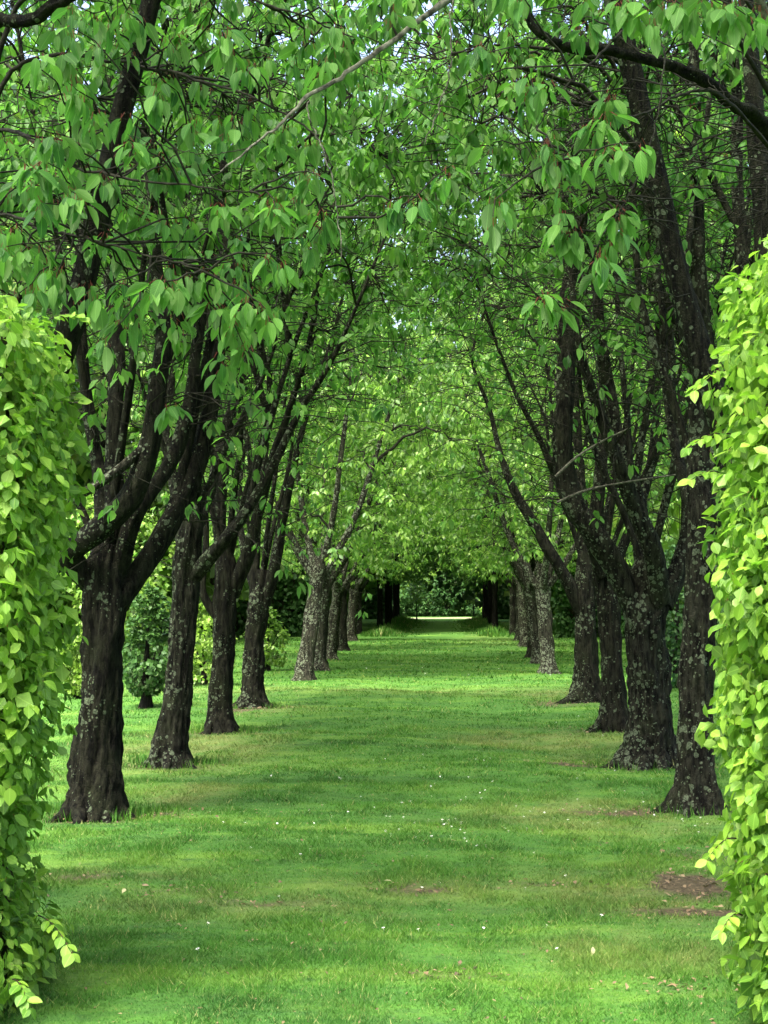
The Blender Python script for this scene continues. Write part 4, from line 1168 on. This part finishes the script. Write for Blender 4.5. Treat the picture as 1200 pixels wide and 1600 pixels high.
# long tufts left unmown round the far trunks
rt = np.random.default_rng(15)
n = 9000
cxs = rt.choice([-2.3, -1.9, 1.55, 1.2], n) + rt.normal(0, .45, n)
cys = rt.uniform(52, 80, n)
hh, la = rt.uniform(.12, .4, n) * np.clip(1 - np.abs(np.abs(cxs + 0.35) - 2.0), 0.15, 1), rt.uniform(0, 2 * pi, n)
bb = np.stack([cxs, cys, np.zeros(n)], -1)
sd2 = np.stack([np.full(n, .02), np.zeros(n), np.zeros(n)], -1)
tp = bb + np.stack([np.cos(la) * hh * .5, np.sin(la) * hh * .5, hh], -1)
tg_ = obj('long_grass', make_mesh('long_grass', np.stack([bb - sd2, bb + sd2, tp], 1).reshape(-1, 3), [np.arange(n * 3).reshape(-1, 3)], M['blade'], smooth=False, attrs={'dry': np.zeros(n * 3), 'bare': np.zeros(n * 3)}), kind='stuff')
tg_['label'] = 'longer unmown grass round the far trunks'
tg_['category'] = 'grass'

# ------------------------------------------------------------------ daisies and fallen leaves
def daisy_mesh():
    V, F, k = [], [], 9
    for j in range(k):
        a = 2 * pi * j / k
        c, s = math.cos(a), math.sin(a)
        b = len(V)
        V += [(0.2 * c, 0.2 * s, 0), (0.75 * c - .18 * s, 0.75 * s + .18 * c, .1), (c, s, .05), (0.75 * c + .18 * s, 0.75 * s - .18 * c, .1)]
        F.append((b, b + 3, b + 2, b + 1))
    return V, F
k = N('daisy_petals')
tcn = k.n('ShaderNodeTexCoord')
dist = k.n('ShaderNodeVectorMath', {'operation': 'LENGTH'}, _0=tcn.outputs['Object']).outputs['Value']
M['daisy'] = k.out(k.n('ShaderNodeBsdfPrincipled', Base_Color=k.mix(k.math('LESS_THAN', dist, 0.32), (0.8, 0.8, 0.76), (0.6, 0.42, 0.05)), Roughness=0.6).outputs[0])
V, F = daisy_mesh()
stem_b = len(V)
V += [(.05, 0, 0), (-.05, .04, 0), (-.05, -.04, 0), (0, 0, -2.6)]
dm = make_mesh('daisy', np.array(V), [np.array(F), np.array([(stem_b, stem_b + 1, stem_b + 3), (stem_b + 1, stem_b + 2, stem_b + 3), (stem_b + 2, stem_b, stem_b + 3)])], M['daisy'], smooth=False)
rd = np.random.default_rng(91)
spots = []
for (u, v, su, sv, n) in ((640, 1285, 120, 28, 40), (950, 1275, 110, 14, 30), (830, 1230, 110, 30, 26), (440, 1300, 120, 30, 18), (650, 1200, 120, 30, 20), (700, 1040, 90, 18, 34), (760, 1330, 150, 30, 14), (920, 1120, 60, 15, 10), (600, 1450, 250, 60, 12)):
    spots += [(rd.normal(u, su), rd.normal(v, sv)) for _ in range(n)]
for u, v in spots:
    if not (120 < u < 1110 and 1010 < v < 1560):
        continue
    q = PG(u, v)
    o = obj('daisy', dm, None, (q[0], q[1], float(ground_z(q[:1], q[1:2])[0]) + 0.036))
    s = rd.uniform(.006, .0095) * (1 if q[1] < 20 else 1.6)
    o.scale = (s, s, s)
    o.rotation_euler = (rd.normal(0.25, .25), rd.normal(0, .25), rd.uniform(0, 6))
    tag(o, 'small white daisy flower dotted in the short grass', 'daisy', 'daisies dotted over the lawn')
M['straw'] = plain_mat('withered_leaf', (0.2, 0.2, 0.09), (0.36, 0.35, 0.2), 20.0)
fl = make_mesh('fallen_leaf', L_MID[0], L_MID[1], M['straw'])
for u, v, lab in ((927, 1503, 'pale fallen leaf lying alone on the dark foreground grass'), (1018, 1421, 'pale fallen leaf beside the bare brown soil strip'), (1108, 1330, 'pale fallen leaf on the lawn at the foot of the bulging hedge'),
             (712, 1329, 'pale fallen leaf on the grass in the middle of the walk'), (196, 1407, 'pale fallen leaf on the grass near the flat topped hedge'), (612, 1389, 'pale fallen leaf on the thin worn patch mid walk')):
    q = PG(u, v)
    o = obj('fallen_leaf', fl, None, (q[0], q[1], float(ground_z(q[:1], q[1:2])[0]) + 0.036))
    o.scale = (.045,) * 3
    o.rotation_euler = (rd.normal(0, .3), rd.normal(0, .3), rd.uniform(0, 6))
    tag(o, lab, 'leaf')

# crumbs of old leaf and twig on the worn places
rl = np.random.default_rng(19)
lv, lf = [], 0
pts = []
for cx_, cy_, sx_, sy_, w_ in BARE_AND_SHADE_W:
    n = int(np.clip(sx_ * sy_ * w_ * 2600, 30, 420))
    pts.append(np.stack([rl.normal(cx_, sx_, n), rl.normal(cy_, sy_, n)], -1))
n = 1500
yy = rl.uniform(5.3, 16, n)
pts.append(np.stack([rl.uniform(-0.3, 0.22, n) * yy, yy], -1))
pts = np.concatenate(pts)
n = len(pts)
az, ti = rl.uniform(0, 2 * pi, n), rl.normal(0, 0.35, (n, 2))
pos = np.stack([pts[:, 0], pts[:, 1], ground_z(pts[:, 0], pts[:, 1]) + rl.uniform(0.002, 0.016, n)], -1)
dv = np.stack([np.cos(az), np.sin(az), ti[:, 0]], -1)
fr = leaf_frames(dv, np.stack([ti[:, 1], ti[:, 0] * 0.5, np.ones(n)], -1), rl, 0.3)
M['litter'] = leaf_mat('old_leaf_litter', [(0, (0.05, 0.035, 0.02)), (0.6, (0.13, 0.085, 0.045)), (1, (0.2, 0.155, 0.085))], 0.1, rough=0.7, rib=False)
lt = obj('leaf_litter', leaves_mesh('leaf_litter', pos, fr, np.concatenate([rl.uniform(0.012, 0.045, n - 1500), rl.uniform(0.01, 0.026, 1500)]), L_LOW, M['litter']), kind='stuff')
lt['label'] = 'brown crumbs of old leaves on the worn lawn'
lt['category'] = 'leaf litter'
